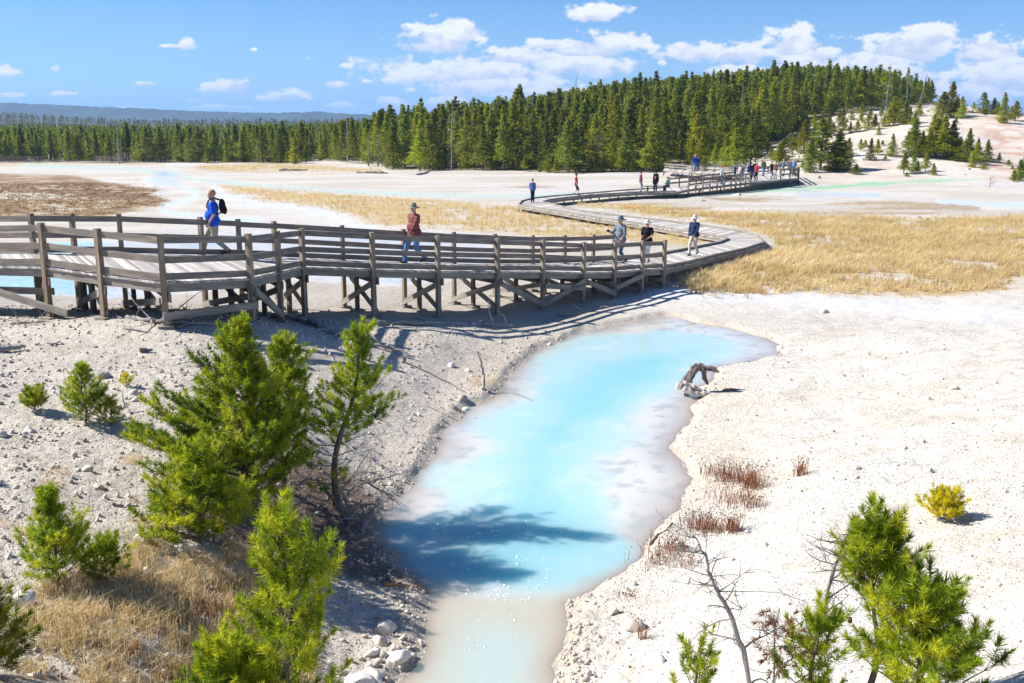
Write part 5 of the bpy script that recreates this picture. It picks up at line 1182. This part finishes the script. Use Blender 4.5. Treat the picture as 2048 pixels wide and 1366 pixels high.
# mid-distance belt far left, beyond the plain
fx, fy, fz = [], [], []
for yv_ in (760, 800, 850, 900, 960, 1030, 1110, 1200):
    xs = np.arange(-.58 * yv_, -.05 * yv_, 4.6) + r_.uniform(-1.5, 1.5, len(np.arange(-.58 * yv_, -.05 * yv_, 4.6)))
    fx += list(xs); fy += list(yv_ + r_.uniform(-15, 15, len(xs)))
fx, fy = np.array(fx), np.array(fy); rise = np.interp(fx / fy * FPX + 1024, [-100, 0, 120, 260, 800], [9, 8.5, 4, -1, -3]); 
fz = np.where(fy < 900, zf(fx, fy), 0) * 0 - 1 + rise * np.interp(fy, [760, 1000], [.2, 1])
V0, T0 = LOWP[2]; Hq = r_.uniform(8, 12, len(fx)); V0 = V0[:240]; T0 = T0[:240]
V0 = np.concatenate([LOWP[2][0][::3][:0], V0]); idx_ = np.arange(len(LOWP[2][0]) // 3); pick = r_.permutation(idx_)[:150]; V0 = LOWP[2][0].reshape(-1, 3, 3)[pick].reshape(-1, 3) ; T0 = LOWP[2][1].reshape(-1, 3)[pick].ravel()
VV = np.stack([V0[None, :, 0] * Hq[:, None] * 1.3 + fx[:, None], V0[None, :, 1] * Hq[:, None] + fy[:, None], V0[None, :, 2] * Hq[:, None] + fz[:, None]], -1).reshape(-1, 3)
o = soup('forest', [VV], [np.clip(T0[None] + r_.normal(size=(len(fx), 1)) * .15, 0, 1).ravel()], FOREST); tag(o, 'low rise of distant forest at the far left below the blue ridge', 'forest', kind='stuff')
for k, (px, d_, hh_) in enumerate([(250,206,8),(455,215,7.5),(640,210,8),(700,190,8.5),(905,150,9),(985,152,9.5),(1062,155,10),(1120,160,9),(1255,150,9),(1285,230,9),(1365,180,9),(1470,190,8),(1540,200,7.5),(1600,235,7),(1690,230,6),(1725,228,5.5)]):
    x_ = (px - 1024) / FPX * d_; g = np.array([x_, d_, zg(x_, d_)]); snag(ORD[k] + ' from the left of the grey dead conifers standing in the forest', g, [g, g + (.1, 0, hh_ * .5), g + (.2, 0, hh_)], .13, 90 + k, 44, hh_ * .16, extra=0, mat=W_DRIFT)
# bare grey trunks standing in and before the forest
for k, (px, pb, pt, lab) in enumerate([(738,333,268,'thin bare dead trunk standing left of the forest wall'),(757,333,262,'dead tree with a few bare limbs beside the thin trunk'),(338,322,292,'small grey dead tree before the left forest belt'),(1190,343,265,'grey leafless tree with dense bare twigs in the forest wall'),(1772,228,128,'tall thin snag tree rising over the hill crest'),(1812,214,146,'bare pole of a dead tree on the hill crest'),(1838,215,150,'leaning dead tree on the crest right of the bare pole'),(1150,190,155,'spire of a dead tree above the forest hill'),(1979,376,352,'small leafless shrub at the foot of the bare hill')]):
    g = hit(px, pb, 60); 
    if k == 7: g = np.array([P(px, 200, 330)[0], 330, 6.0]); 
    h = max(P(px, pt, g[1])[2] - g[2], .8)
    s_ = g[1] / 140
    ln = h * (.18 if k == 6 else .02)
    snag(lab, g, [g, g + (ln * .4, 0, h * .5), g + (ln, 0, h)], .13 * s_ if k != 8 else .03, 60 + k, (6, 14, 18, 60, 34, 10, 18, 6, 24)[k], h * (.12, .3, .3, .36, .14, .12, .16, .1, .8)[k], extra=1 if k in (3, 8) else 0, mat=W_DEAD)
# ---------------------------------------------------------------- grasses
def blades(n_, h, w_, sp, lean=(.25, 0), seed=0, bendy=.5):
    r_ = np.random.default_rng(seed); o_ = np.stack([r_.normal(size=n_) * sp, r_.normal(size=n_) * sp, np.zeros(n_) - .02], 1)
    an = r_.random(n_) * 6.283; out = np.stack([np.cos(an), np.sin(an), 0 * an], 1) * r_.uniform(.1, .6, (n_, 1)) + (lean[0], lean[1], 0)
    l = h * r_.uniform(.45, 1.15, (n_, 1)); m_ = o_ + (np.array([0, 0, 1]) + out * .5) * l * .55; t_ = o_ + (np.array([0, 0, 1.0 - bendy * .2]) + out * (1 + bendy)) * l
    sd = np.cross(out, (0, 0, 1)); sd = sd / np.linalg.norm(sd, axis=1, keepdims=True) * .6 + r_.normal(size=(n_, 3)) * (.5, .5, 0); sd /= np.linalg.norm(sd, axis=1, keepdims=True)
    a, b_ = o_ - sd * w_ / 2, o_ + sd * w_ / 2; c_, d_ = m_ - sd * w_ * .4, m_ + sd * w_ * .4
    return np.stack([a, b_, c_, b_, d_, c_, c_, d_, t_], 1).reshape(-1, 3)
def upright(pos, T_, sc_, tint, seed=0):
    r_ = np.random.default_rng(seed); a = r_.uniform(-.9, .9, len(pos)); c_, s_ = np.cos(a)[:, None], np.sin(a)[:, None]; q = T_[None] * sc_[:, None, None]
    V = np.stack([q[..., 0] * c_ - q[..., 1] * s_, q[..., 0] * s_ + q[..., 1] * c_, q[..., 2]], -1) + pos[:, None, :]
    return V.reshape(-1, 3), np.repeat(np.clip(tint, 0, 1), len(T_))
def field(name, label, polys, d0, d1, dens, T_, smin, smax, mat, seed, thr=-.05, cat='dry grass', soft=3, hfun=None):
    r_ = np.random.default_rng(seed); w0 = .56 * d1; n_ = int(2 * w0 * (d1 - d0) * dens)
    y_ = r_.uniform(d0, d1, n_); x_ = r_.uniform(-w0, w0, n_); k = np.abs(x_) < y_ * .56; x_, y_ = x_[k], y_[k]
    z_ = zf(x_, y_); px, py = proj(x_, y_, z_); n1 = fbm(x_ * .5, y_ * .5, 5, 21); n3 = fbm(x_ * 3, y_ * 3, 4, 41); s_ = np.full(len(x_), -99.)
    sc8 = np.clip(80 / np.maximum(y_, 6), 1, 9); wob = n1 * 5 * sc8 + n3 * 3 * sc8
    for p_ in polys: s_ = np.maximum(s_, sdf(px, py, p_) + wob * .5)
    k = (r_.random(len(s_)) < np.clip((s_ + 7) / 16, 0, 1)) & ((n1 + n3 * .6 + np.clip(s_, 0, 12) * .008) > thr) & (pool_sd(x_, y_) < -.2)
    x_, y_, z_, n1, s_ = x_[k], y_[k], z_[k], n1[k], s_[k]
    sc_ = r_.uniform(smin, smax, len(x_)) * np.clip(.55 + s_ / 18, .55, 1.0)
    if hfun is not None: sc_ = sc_ * hfun(*proj(x_, y_, z_))
    V, T2 = upright(np.stack([x_, y_, z_], 1), T_, sc_, .45 + n1 * 1.2 + r_.normal(size=len(x_)) * .16, seed)
    print(name, len(x_)); o = soup(name, [V], [T2], mat); tag(o, label, None, kind='stuff'); return o
G1 = blades(12, .34, .020, .09, (.28, .05), 1); G2 = blades(10, .18, .03, .10, (.1, 0), 2); G3 = blades(22, .26, .0065, .05, (.12, -.05), 3); G4 = blades(16, .12, .008, .06, (0, 0), 4)
GRIN_R = lambda px, py: np.where((px < 1620) & (py > 500), 1.35, 1.0)
field('grass', 'golden grass flat right of and around the zigzag walkway', [GR_R], 32, 80, 14, G1, .6, 1.2, STRAW, 5, -.09, hfun=GRIN_R)
field('grass', 'golden grass strip between the railed boardwalk and the white flats', [GR_M], 34, 110, 5, G1, .5, 1.0, STRAW, 6, -.10)
field('grass', 'thin straw coloured grass along the forest edge at the left', [FARG, FARL], 110, 240, .7, G1, .9, 1.6, STRAW, 7, -.06)
field('marsh_plants', 'low brown and tan marsh plants on the flat at the left', [BR_L], 46, 120, 3.0, G2, .6, 1.3, BROWNG, 8, -.10)
field('grass', 'dry tan grass covering the bank at the lower left', [BANK], 7.5, 14, 75, G3, .6, 1.25, STRAW, 9, -.14)
field('ground_cover', 'low rusty ground cover between the dry grass at the lower left', [[(250,1150),(420,1130),(520,1200),(560,1400),(180,1400),(150,1260)]], 8, 13, 34, G4, .6, 1.3, RUST, 10, -.02)
field('grass', 'sparse straw tufts on the gravel slope at the left', [[(-60,960),(150,960),(330,1000),(330,1080),(200,1100),(-60,1120)]], 9, 16, 10, G3, .5, 1.0, STRAW, 12, .04)
# tall grass by the end of the rail
# dry plants: each clump a thing
def clump(label, px, py, w_, h, n_, mat=RUST, name='dry_plant', heads=True, seed=0, cat='dry plant', wb=.010):
    g = hit(px, py); r_ = np.random.default_rng(seed); root = empty(name, tuple(g), label, cat, 'dry plants on the banks')
    T_ = blades(n_, h, wb, w_, (.06, -.02), seed, .25); ti = np.repeat(np.clip(r_.normal(.5, .2, n_), 0, 1), 9)
    soup('stems', [T_], [ti], mat, root)
    if heads:
        tips = T_.reshape(n_, 9, 3)[:, 8]; V, T2 = scatter(tuft_t(7, .015, .016, .009, (80, 30), 4), tips, np.tile([0, 0, 1.], (n_, 1)), np.full(n_, 1.0), r_.random(n_) * .4); soup('seed_heads', [V], [T2], RUST, root)
for k, (px, py, w_, h, n_, lab) in enumerate([(1447,958,.13,.30,70,'grey-brown dry plant clump nearest the pool at the top of the rusty plants'),(1480,962,.16,.38,120,'dense rusty dry plant clump in the middle of the right bank'),(1508,975,.12,.42,110,'tall rusty dry plant at the right end of the row'),(1475,1002,.20,.26,130,'wide low rusty plant below the tall ones'),(1512,1012,.13,.18,70,'flat tan plant at the lower right of the rusty row'),(1400,1058,.13,.36,130,'tall rusty dry plant clump close to the right shore'),(1430,1062,.10,.24,70,'short rusty plant just right of the shore clump'),(1467,1060,.07,.34,90,'narrow bright rust plant standing apart'),(1602,950,.08,.36,60,'isolated reddish dry plant alone on the white ground'),(1345,1100,.15,.24,110,'brown grassy plant at the water edge of the right bank'),(1315,1125,.15,.18,90,'low brown plant hugging the shoreline'),(1375,1130,.10,.14,50,'tiny rusty plant below the shore clump'),(1285,1278,.03,.28,24,'thin reddish stalks beside the round boulder'),(1256,1192,.08,.06,50,'flat orange moss patch near the pool outlet'),(1425,945,.10,.30,36,'faint dry stems above the water on the right bank'),
    (968,768,.22,.35,110,'straw coloured dry brush around the bare pole by the far shore'),(265,925,.10,.22,60,'small straw tuft above the large pine'),(118,948,.09,.16,50,'small golden tuft on the gravel slope'),(285,1045,.10,.2,60,'straw tuft at the left foot of the low wide pine')]):
    m_ = STRAW if k >= 15 else RUST
    clump(lab, px, py, w_, h, n_, m_, heads=k < 15, seed=k + 3)
# ---------------------------------------------------------------- rocks and gravel
import bmesh
def rock_arrays(seed, sub=2, amp=.28, flat=.65):
    bm = bmesh.new(); bmesh.ops.create_icosphere(bm, subdivisions=sub, radius=1); V = np.array([v.co[:] for v in bm.verts]); F_ = np.array([[v.index for v in f.verts] for f in bm.faces]); bm.free()
    r_ = np.random.default_rng(seed)
    for k in range(9):
        n_ = r_.normal(size=3); n_ /= np.linalg.norm(n_); c_ = r_.uniform(.55, .85); dd = V @ n_; V = V - np.maximum(dd - c_, 0)[:, None] * n_
    V = V * (1 + amp * (vnoise(V[:, 0] * 2.1 + seed, V[:, 1] * 2.1 + V[:, 2] * 1.7, seed) - .5)[:, None]); return V * (1, r_.uniform(.7, 1), flat), F_
def stone_mat(name, a, b_, sc_=1):
    m, n = M(name); g = n.new('ShaderNodeNewGeometry'); tc = n.new('ShaderNodeTexCoord').outputs['Object']; f = n.noise(g.outputs['Position'], 22 * sc_, 5, .7)
    t = n.math('ADD', n.math('MULTIPLY', g.outputs['Random Per Island'], .65), n.math('MULTIPLY', f, .5)); c = n.mix(n.rng(t, .25, .85), a, b_)
    b1_ = n.bsdf(Base_Color=c, Roughness=.92); b1_.inputs['Specular IOR Level'].default_value = .2
    bn_ = n.new('ShaderNodeBump'); bn_.inputs['Strength'].default_value = .6; bn_.inputs['Distance'].default_value = .02; n.l.new(f, bn_.inputs['Height']); n.l.new(bn_.outputs[0], b1_.inputs['Normal']); return m
ST_L = stone_mat('gravel_grey', (.40, .35, .29), (.68, .62, .54)); ST_R = stone_mat('gravel_white', (.34, .285, .225), (.80, .75, .67)); ST_W = stone_mat('boulder_stone', (.50, .46, .41), (.72, .68, .62)); ST_D = stone_mat('dark_stone', (.16, .14, .13), (.40, .36, .32)); ST_T = stone_mat('tan_stone', (.40, .33, .25), (.62, .54, .43))
def gravel(name, label, n_, fx, mat, seed, smin=.008, smax=.05, pw=2.6):
    r_ = np.random.default_rng(seed); y_ = 7.5 + 22 * r_.random(n_) ** 1.25; x_ = r_.uniform(-.57, .57, n_) * y_; z_ = zf(x_, y_); px, py = proj(x_, y_, z_); sd = pool_sd(x_, y_)
    k = (sd < -.02) & (r_.random(n_) < fx(px, py, sd, x_, y_)); x_, y_, z_ = x_[k], y_[k], z_[k]; m_ = len(x_)
    s_ = smin + (smax - smin) * r_.random(m_) ** (pw * 2); V0, F0 = rock_arrays(seed, 1, .5, .7); Rm = rotmats(r_.normal(size=(m_, 3)) * (1, 1, .5) + (0, 0, .8))
    nv = 20 if False else len(V0); V = np.einsum('nij,kj->nki', Rm, V0) * (s_[:, None, None] * r_.uniform(.6, 1.3, (m_, 1, 3))) + np.stack([x_, y_, z_ + s_ * .25], 1)[:, None, :]
    F_ = (F0[None] + (np.arange(m_) * nv)[:, None, None]).reshape(-1, 3); print(name, m_); o = npmesh(name, V.reshape(-1, 3), F_, mat); tag(o, label, None, kind='stuff')
leftf = lambda px, py, sd, x_, y_: np.where((px < 1200) & (sd < 0), .3 + .35 * sstep(-.9, -.1, sd) + .3 * sstep(.0, .2, fbm(x_ * .8, y_ * .8, 3, 70)), 0) * (px < 1180)
rightf = lambda px, py, sd, x_, y_: np.where(px > 1080, .035 + .55 * sstep(-.7, -.1, sd) + .22 * sstep(.12, .3, fbm(x_ * .7, y_ * .7, 3, 71)), 0)
gravel('gravel', 'coarse grey beige gravel strewn over the left bank', 75000, leftf, ST_L, 3, .012, .060)
gravel('gravel', 'scattered pebbles and crumbs on the white right bank', 60000, rightf, ST_R, 4, .010, .05)
gravel('gravel', 'sparse dark chips over the white right bank', 14000, lambda px, py, sd, x_, y_: np.where(px > 1150, .16, .10) * 1.0, ST_D, 5, .008, .035, 2.2)
RK = [(362,716,.10,'white flat rock on the upper left gravel slope',ST_W),(368,724,.05,'small chip just below the white flat rock',ST_W),(60,862,.11,'white rounded rock below the dwarf pine bush',ST_W),(270,788,.11,'grey angular rock beside the bent white stick',ST_L),(268,802,.07,'small grey rock under the angular one',ST_L),(345,816,.07,'split grey rock left of the largest pine',ST_L),(208,756,.15,'broken grey rock pile behind the small young pine',ST_D),(172,942,.10,'round tan rock alone on the left slope',ST_T),(28,938,.11,'flat brown topped rock at the left edge',ST_T),(3,872,.11,'pale rock cut by the left edge of the picture',ST_W),(196,974,.08,'tan stone casting a shadow above the thin young pine',ST_T),(902,732,.12,'white block on the gravel above the pool',ST_W),(936,742,.11,'pale rock left of the dry brush by the pool',ST_W),(711,752,.12,'tall grey stone behind the leaning pine',ST_L),(586,746,.07,'small pale stone right of the largest pine crown',ST_W),(590,802,.07,'small grey stone right of the dark narrow pine',ST_L),(40,1205,.16,'buried pale rock at the lower left',ST_W),(282,1078,.11,'pale stone at the edge of the dry grass',ST_W),(372,1098,.14,'white stone half sunk in the dry grass',ST_W),(796,1318,.155,'white lumpy boulder at the shallow edge of the pool',ST_W),(745,1308,.12,'upright white stone left of the lumpy boulder',ST_W),(748,1352,.17,'flat white slab at the bottom of the pool edge',ST_W),(715,1366,.18,'pale rock at the bottom edge below the bright pine',ST_W),(770,1262,.14,'smooth grey ridge stone on the shore spit',ST_L),(760,1285,.12,'pale yellow broken rock on the shore spit',ST_T),(1227,1225,.10,'small tan boulder right of the pool outlet',ST_T),(1268,1256,.17,'large round beige boulder on the lower right bank',ST_T),(1318,1322,.10,'white stone with shadow at the bottom right bank',ST_W),(1362,1094,.13,'cream rock among the shore plants',ST_W),(1926,900,.08,'pointed white stone on the far right of the bank',ST_W),(1811,898,.08,'yellowish stone on the white slope',ST_T),(1857,800,.12,'grey wedge rock on the upper right bank',ST_T),(1906,778,.13,'broad grey rock near the right edge',ST_T),(1858,944,.10,'low white mound stone above the yellow-green shrub',ST_W),(1712,936,.08,'tan stone right of the isolated reddish plant',ST_T),(1531,1092,.07,'small sharp stone above the dead snags',ST_T),(1395,1000,.07,'little rock at the water edge of the right bank',ST_T),(1562,697,.14,'pale rocks at the far right tip of the pool',ST_W),(1650,625,.18,'low brown clod beside the grey stream',ST_T),(1475,391,.45,'white boulder on the flat before the platform',ST_W),(1406,402,.30,'small dark rock on the flat before the platform',ST_D),(950,842,.16,'grey rock under the eroded left bank of the pool',ST_D),(925,800,.16,'dark eroded rock on the bank above the pool',ST_D),(905,815,.14,'dark clod on the eroded bank',ST_D),(930,820,.10,'white pebble by the eroded bank',ST_W),(1100,690,.10,'pale stone at the upper left shore of the pool',ST_W),(1272,578,.14,'pale footing rock under the right end of the boardwalk',ST_W)]
for k, (px, py, s_, lab, mt) in enumerate(RK):
    g = hit(px, py, 5); V, F_ = rock_arrays(40 + k, 3, .45, .72 if 'flat' not in lab else .4); o = npmesh('rock', V * s_, F_, mt, None, tuple(g + (0, 0, s_ * .05)), smooth=False); o.rotation_euler = (0, 0, k * 1.3); tag(o, lab, 'rock', 'rocks on the banks')
# ---------------------------------------------------------------- fallen logs and sticks
def stick(label, line, r_, mat=W_DRIFT, name='fallen_branch', cat='fallen branch', lifts=None, twigs=0, tl=.4, seed=1, rmin=.35, jag=.12):
    nr_ = np.random.default_rng(seed); pts = []
    for i, (x_, y_) in enumerate(line):
        lf = (lifts[i] if lifts else 0) + r_ * .7
        g = hit(x_, y_); rr_ = ray(x_, y_); q = Pz(x_, y_, g[2] + lf); pts.append(q)
    base = pts[0]; fine = []
    for i in range(len(pts) - 1):
        for k in range(5): fine.append(lerp(pts[i], pts[i + 1], k / 5) + nr_.normal(size=3) * r_ * .25 * (1 if i + k else 0))
    fine.append(pts[-1]); n_ = len(fine); mb = MB(); mb.tube(fine, [r_ * (1 - (1 - rmin) * i / n_) for i in range(n_)], 9, jag=jag)
    if not twigs: return tag(mb.build(name, mat, None, tuple(base)), label, cat, 'fallen wood')
    root = empty(name, tuple(base), label, cat, 'fallen wood'); mb.build('trunk', mat, root); tb = MB()
    for k in range(twigs):
        i = nr_.integers(2, n_ - 1); d_ = nr_.normal(size=3); d_[2] = abs(d_[2]) * .6; d_ /= np.linalg.norm(d_); p_ = [fine[i]]
        for q in range(4): d_ = d_ + nr_.normal(size=3) * .3; p_.append(p_[-1] + d_ * tl * nr_.uniform(.1, .3)); p_[-1][2] = max(p_[-1][2], zg(p_[-1][0], p_[-1][1]) + .01)
        tb.tube(p_, [r_ * .3, r_ * .25, r_ * .2, r_ * .13, r_ * .06], 5, False)
    tb.build('branches', mat, root); return root
stick('long bleached log slanting down from the shade of the boardwalk', [(618,640),(660,664),(700,676),(760,692),(830,713)], .085, twigs=7, tl=.8, seed=2)
stick('dark half of a log lying in the boardwalk shade', [(545,632),(590,640),(640,652)], .10, W_DARK, twigs=3, tl=.5, seed=3)
stick('long grey log parallel to the boardwalk in its shade', [(732,644),(850,646),(960,648),(1026,651)], .075, twigs=8, tl=.7, seed=4)
stick('curved pale branch on the mud beneath the right braces', [(1118,629),(1150,627),(1180,618),(1200,616),(1208,613)], .055, twigs=3, tl=.5, seed=5)
stick('wavy bare branch lying before the lookout posts', [(252,634),(300,641),(360,645),(440,650)], .06, twigs=14, tl=.8, seed=6)
stick('thin tangle of branches beside the lookout at the left', [(20,648),(60,645),(95,642)], .025, twigs=12, tl=.7, seed=7)
stick('grey log end at the left edge of the gravel slope', [(-20,702),(20,697),(50,693)], .07, seed=8)
stick('short grey stick on the upper left slope', [(100,690),(112,688),(122,682)], .03, twigs=2, tl=.3, seed=9)
stick('short thick stick near the white flat rock', [(280,700),(305,699)], .05, W_DEAD, seed=10)
stick('pale flat stick lying under the lookout shade', [(250,656),(280,660),(300,663)], .03, seed=11)
stick('small forked stick above the slope', [(355,656),(370,650),(384,645)], .04, W_DEAD, twigs=2, tl=.4, seed=12)
stick('thin straight stick left of the largest pine top', [(375,664),(415,660)], .02, W_DEAD, seed=13)
stick('bent white stick standing on the gravel slope', [(262,826),(252,814),(246,800),(244,783)], .022, lifts=[0,.05,.12,.2], seed=14)
stick('small grey stick on the white lower slope', [(225,1008),(240,1011),(256,1012)], .022, W_DEAD, seed=15)
stick('bare weathered pole leaning up from the dry brush by the pool', [(966,778),(968,750),(962,725),(954,702)], .04, lifts=[0,.25,.5,.85], twigs=2, tl=.2, seed=16, name='dead_tree', cat='dead tree')
stick('thin dark pole slanting across the gravel behind the leaning pine', [(806,722),(850,742),(900,766),(932,785)], .018, W_DARK, seed=17)
stick('short pale twig pair at the eroded bank', [(855,812),(890,828),(920,843)], .014, twigs=2, tl=.3, seed=18)
stick('white broken stick on the shore by the dry brush', [(1008,750),(1020,760),(1031,768)], .03, seed=19)
stick('orange brown splintered driftwood on the left shore', [(768,1168),(800,1170),(835,1172),(862,1184)], .032, wood('orange_wood', (.25, .12, .04), (.45, .25, .10), (.55, .36, .18)), seed=20, rmin=.2)
stick('smooth pale log leaning out over the pool edge', [(722,1066),(734,1045),(742,1030),(752,1010)], .04, lifts=[0,.05,.1,.18], seed=21)
stick('white forked branch at the bottom edge in the dry grass', [(250,1322),(285,1335),(310,1340),(335,1356)], .016, twigs=4, tl=.4, seed=22)
stick('thin twig floating near the right shallows', [(1262,893),(1280,896),(1292,902)], .008, W_DEAD, seed=23)
stick('reddish twig lying in the right shallows', [(1325,905),(1335,901),(1346,899)], .008, W_DEAD, seed=24)
stick('curved stick in the shallows below the stump', [(1313,835),(1330,830),(1342,824)], .010, W_DEAD, seed=25)
stick('forked twig reaching into the water below the stump', [(1312,860),(1325,852),(1328,862)], .012, W_DEAD, twigs=3, tl=.3, seed=26)
stick('short driftwood piece on the right shoreline', [(1345,870),(1355,866),(1364,864)], .016, W_DEAD, seed=27)
stick('small white stick near the shore plants', [(1366,924),(1370,934),(1375,942)], .014, seed=28)
stick('thin sunken branch in the pale right shallows', [(1258,1040),(1275,1062),(1295,1082)], .012, W_DEAD, seed=29)
stick('dark sunken root at the lower right shore', [(1300,1090),(1315,1070),(1330,1062),(1345,1045)], .02, W_DARK, twigs=5, tl=.3, seed=30)
stick('crooked twig in the beige shallows', [(1068,1230),(1090,1234),(1122,1240)], .007, W_DEAD, seed=31)
stick('fallen grey log before the forest wall', [(715,345),(745,345),(775,346)], .22, W_DARK, twigs=4, tl=2, seed=32)
stick('dark fallen log at the far forest edge on the left', [(560,340),(590,340),(615,339)], .22, W_DARK, seed=33)
stick('bleached fallen trunk under the forest wall', [(835,349),(850,346),(858,342)], .16, W_DRIFT, twigs=5, tl=2, seed=34)
# driftwood stump with an arching root
g = hit(1400, 790); g[2] = max(g[2], .02); root = empty('driftwood_stump', tuple(g), 'twisted grey driftwood stump with an arching root at the right shore', 'stump')
def sp(px, py, off=0.0): return P(px, py, g[1] - off) - g
def strand(name, line, r0, r1, mat, k=5, seed=0, sp_=.5):
    mb = MB(); nr_ = np.random.default_rng(seed)
    for q in range(k):
        o_ = nr_.normal(size=3) * r0 * sp_; pts = [sp(*p_) + o_ * (1 - .3 * i) + nr_.normal(size=3) * r0 * .16 for i, p_ in enumerate(line)]; fine = []
        for i in range(len(pts) - 1):
            for z_ in range(4): fine.append(lerp(pts[i], pts[i + 1], z_ / 4) + nr_.normal(size=3) * r0 * .05)
        fine.append(pts[-1]); n_ = len(fine); mb.tube(fine, [(r0 + (r1 - r0) * i / n_) * nr_.uniform(.4, .62) for i in range(n_)], 7, jag=.14)
    mb.build(name, mat, root, (0, 0, 0))
W_DARK2 = wood('dark_driftwood', (.07, .055, .05), (.24, .21, .19), (.40, .36, .33))
W_PALE = wood('bleached_wood', (.38, .30, .25), (.66, .60, .55), (.74, .70, .66))
strand('log', [(1362,778,.1),(1385,783,.15),(1410,790,.15),(1430,795,.1),(1447,790,.05)], .14, .10, W_PALE, 7, 1)
strand('arch_root', [(1372,775,.0),(1376,757),(1388,738),(1404,733),(1420,737),(1434,740)], .13, .04, W_DARK2, 7, 2)
strand('inner_root', [(1400,736),(1408,745),(1408,757),(1416,768)], .055, .03, W_DARK, 4, 3)
strand('snag_tip', [(1384,745),(1382,735),(1390,729),(1400,727)], .04, .012, W_DRIFT, 4, 4)
strand('splinters', [(1440,788,.1),(1452,780),(1462,779),(1490,780)], .035, .008, W_DARK, 5, 5, 1.2)
# ---------------------------------------------------------------- air
bm = bmesh.new(); bmesh.ops.create_cube(bm, size=1); me = bpy.data.meshes.new('haze'); bm.to_mesh(me); bm.free()
m = bpy.data.materials.new('haze'); m.use_nodes = True; n = NT(m.node_tree)
v = n.new('ShaderNodeVolumePrincipled'); v.inputs['Color'].default_value = (.30, .55, 1, 1); v.inputs['Density'].default_value = .00012; v.inputs['Anisotropy'].default_value = .1
o_ = n.new('ShaderNodeOutputMaterial'); n.l.new(v.outputs[0], o_.inputs['Volume']); me.materials.append(m)
hz_ = obj('haze', me, None, (0, 4600, 90)); hz_.scale = (40000, 12400, 220); tag(hz_, 'thin blue air between the camera and the far ridge', kind='stuff')
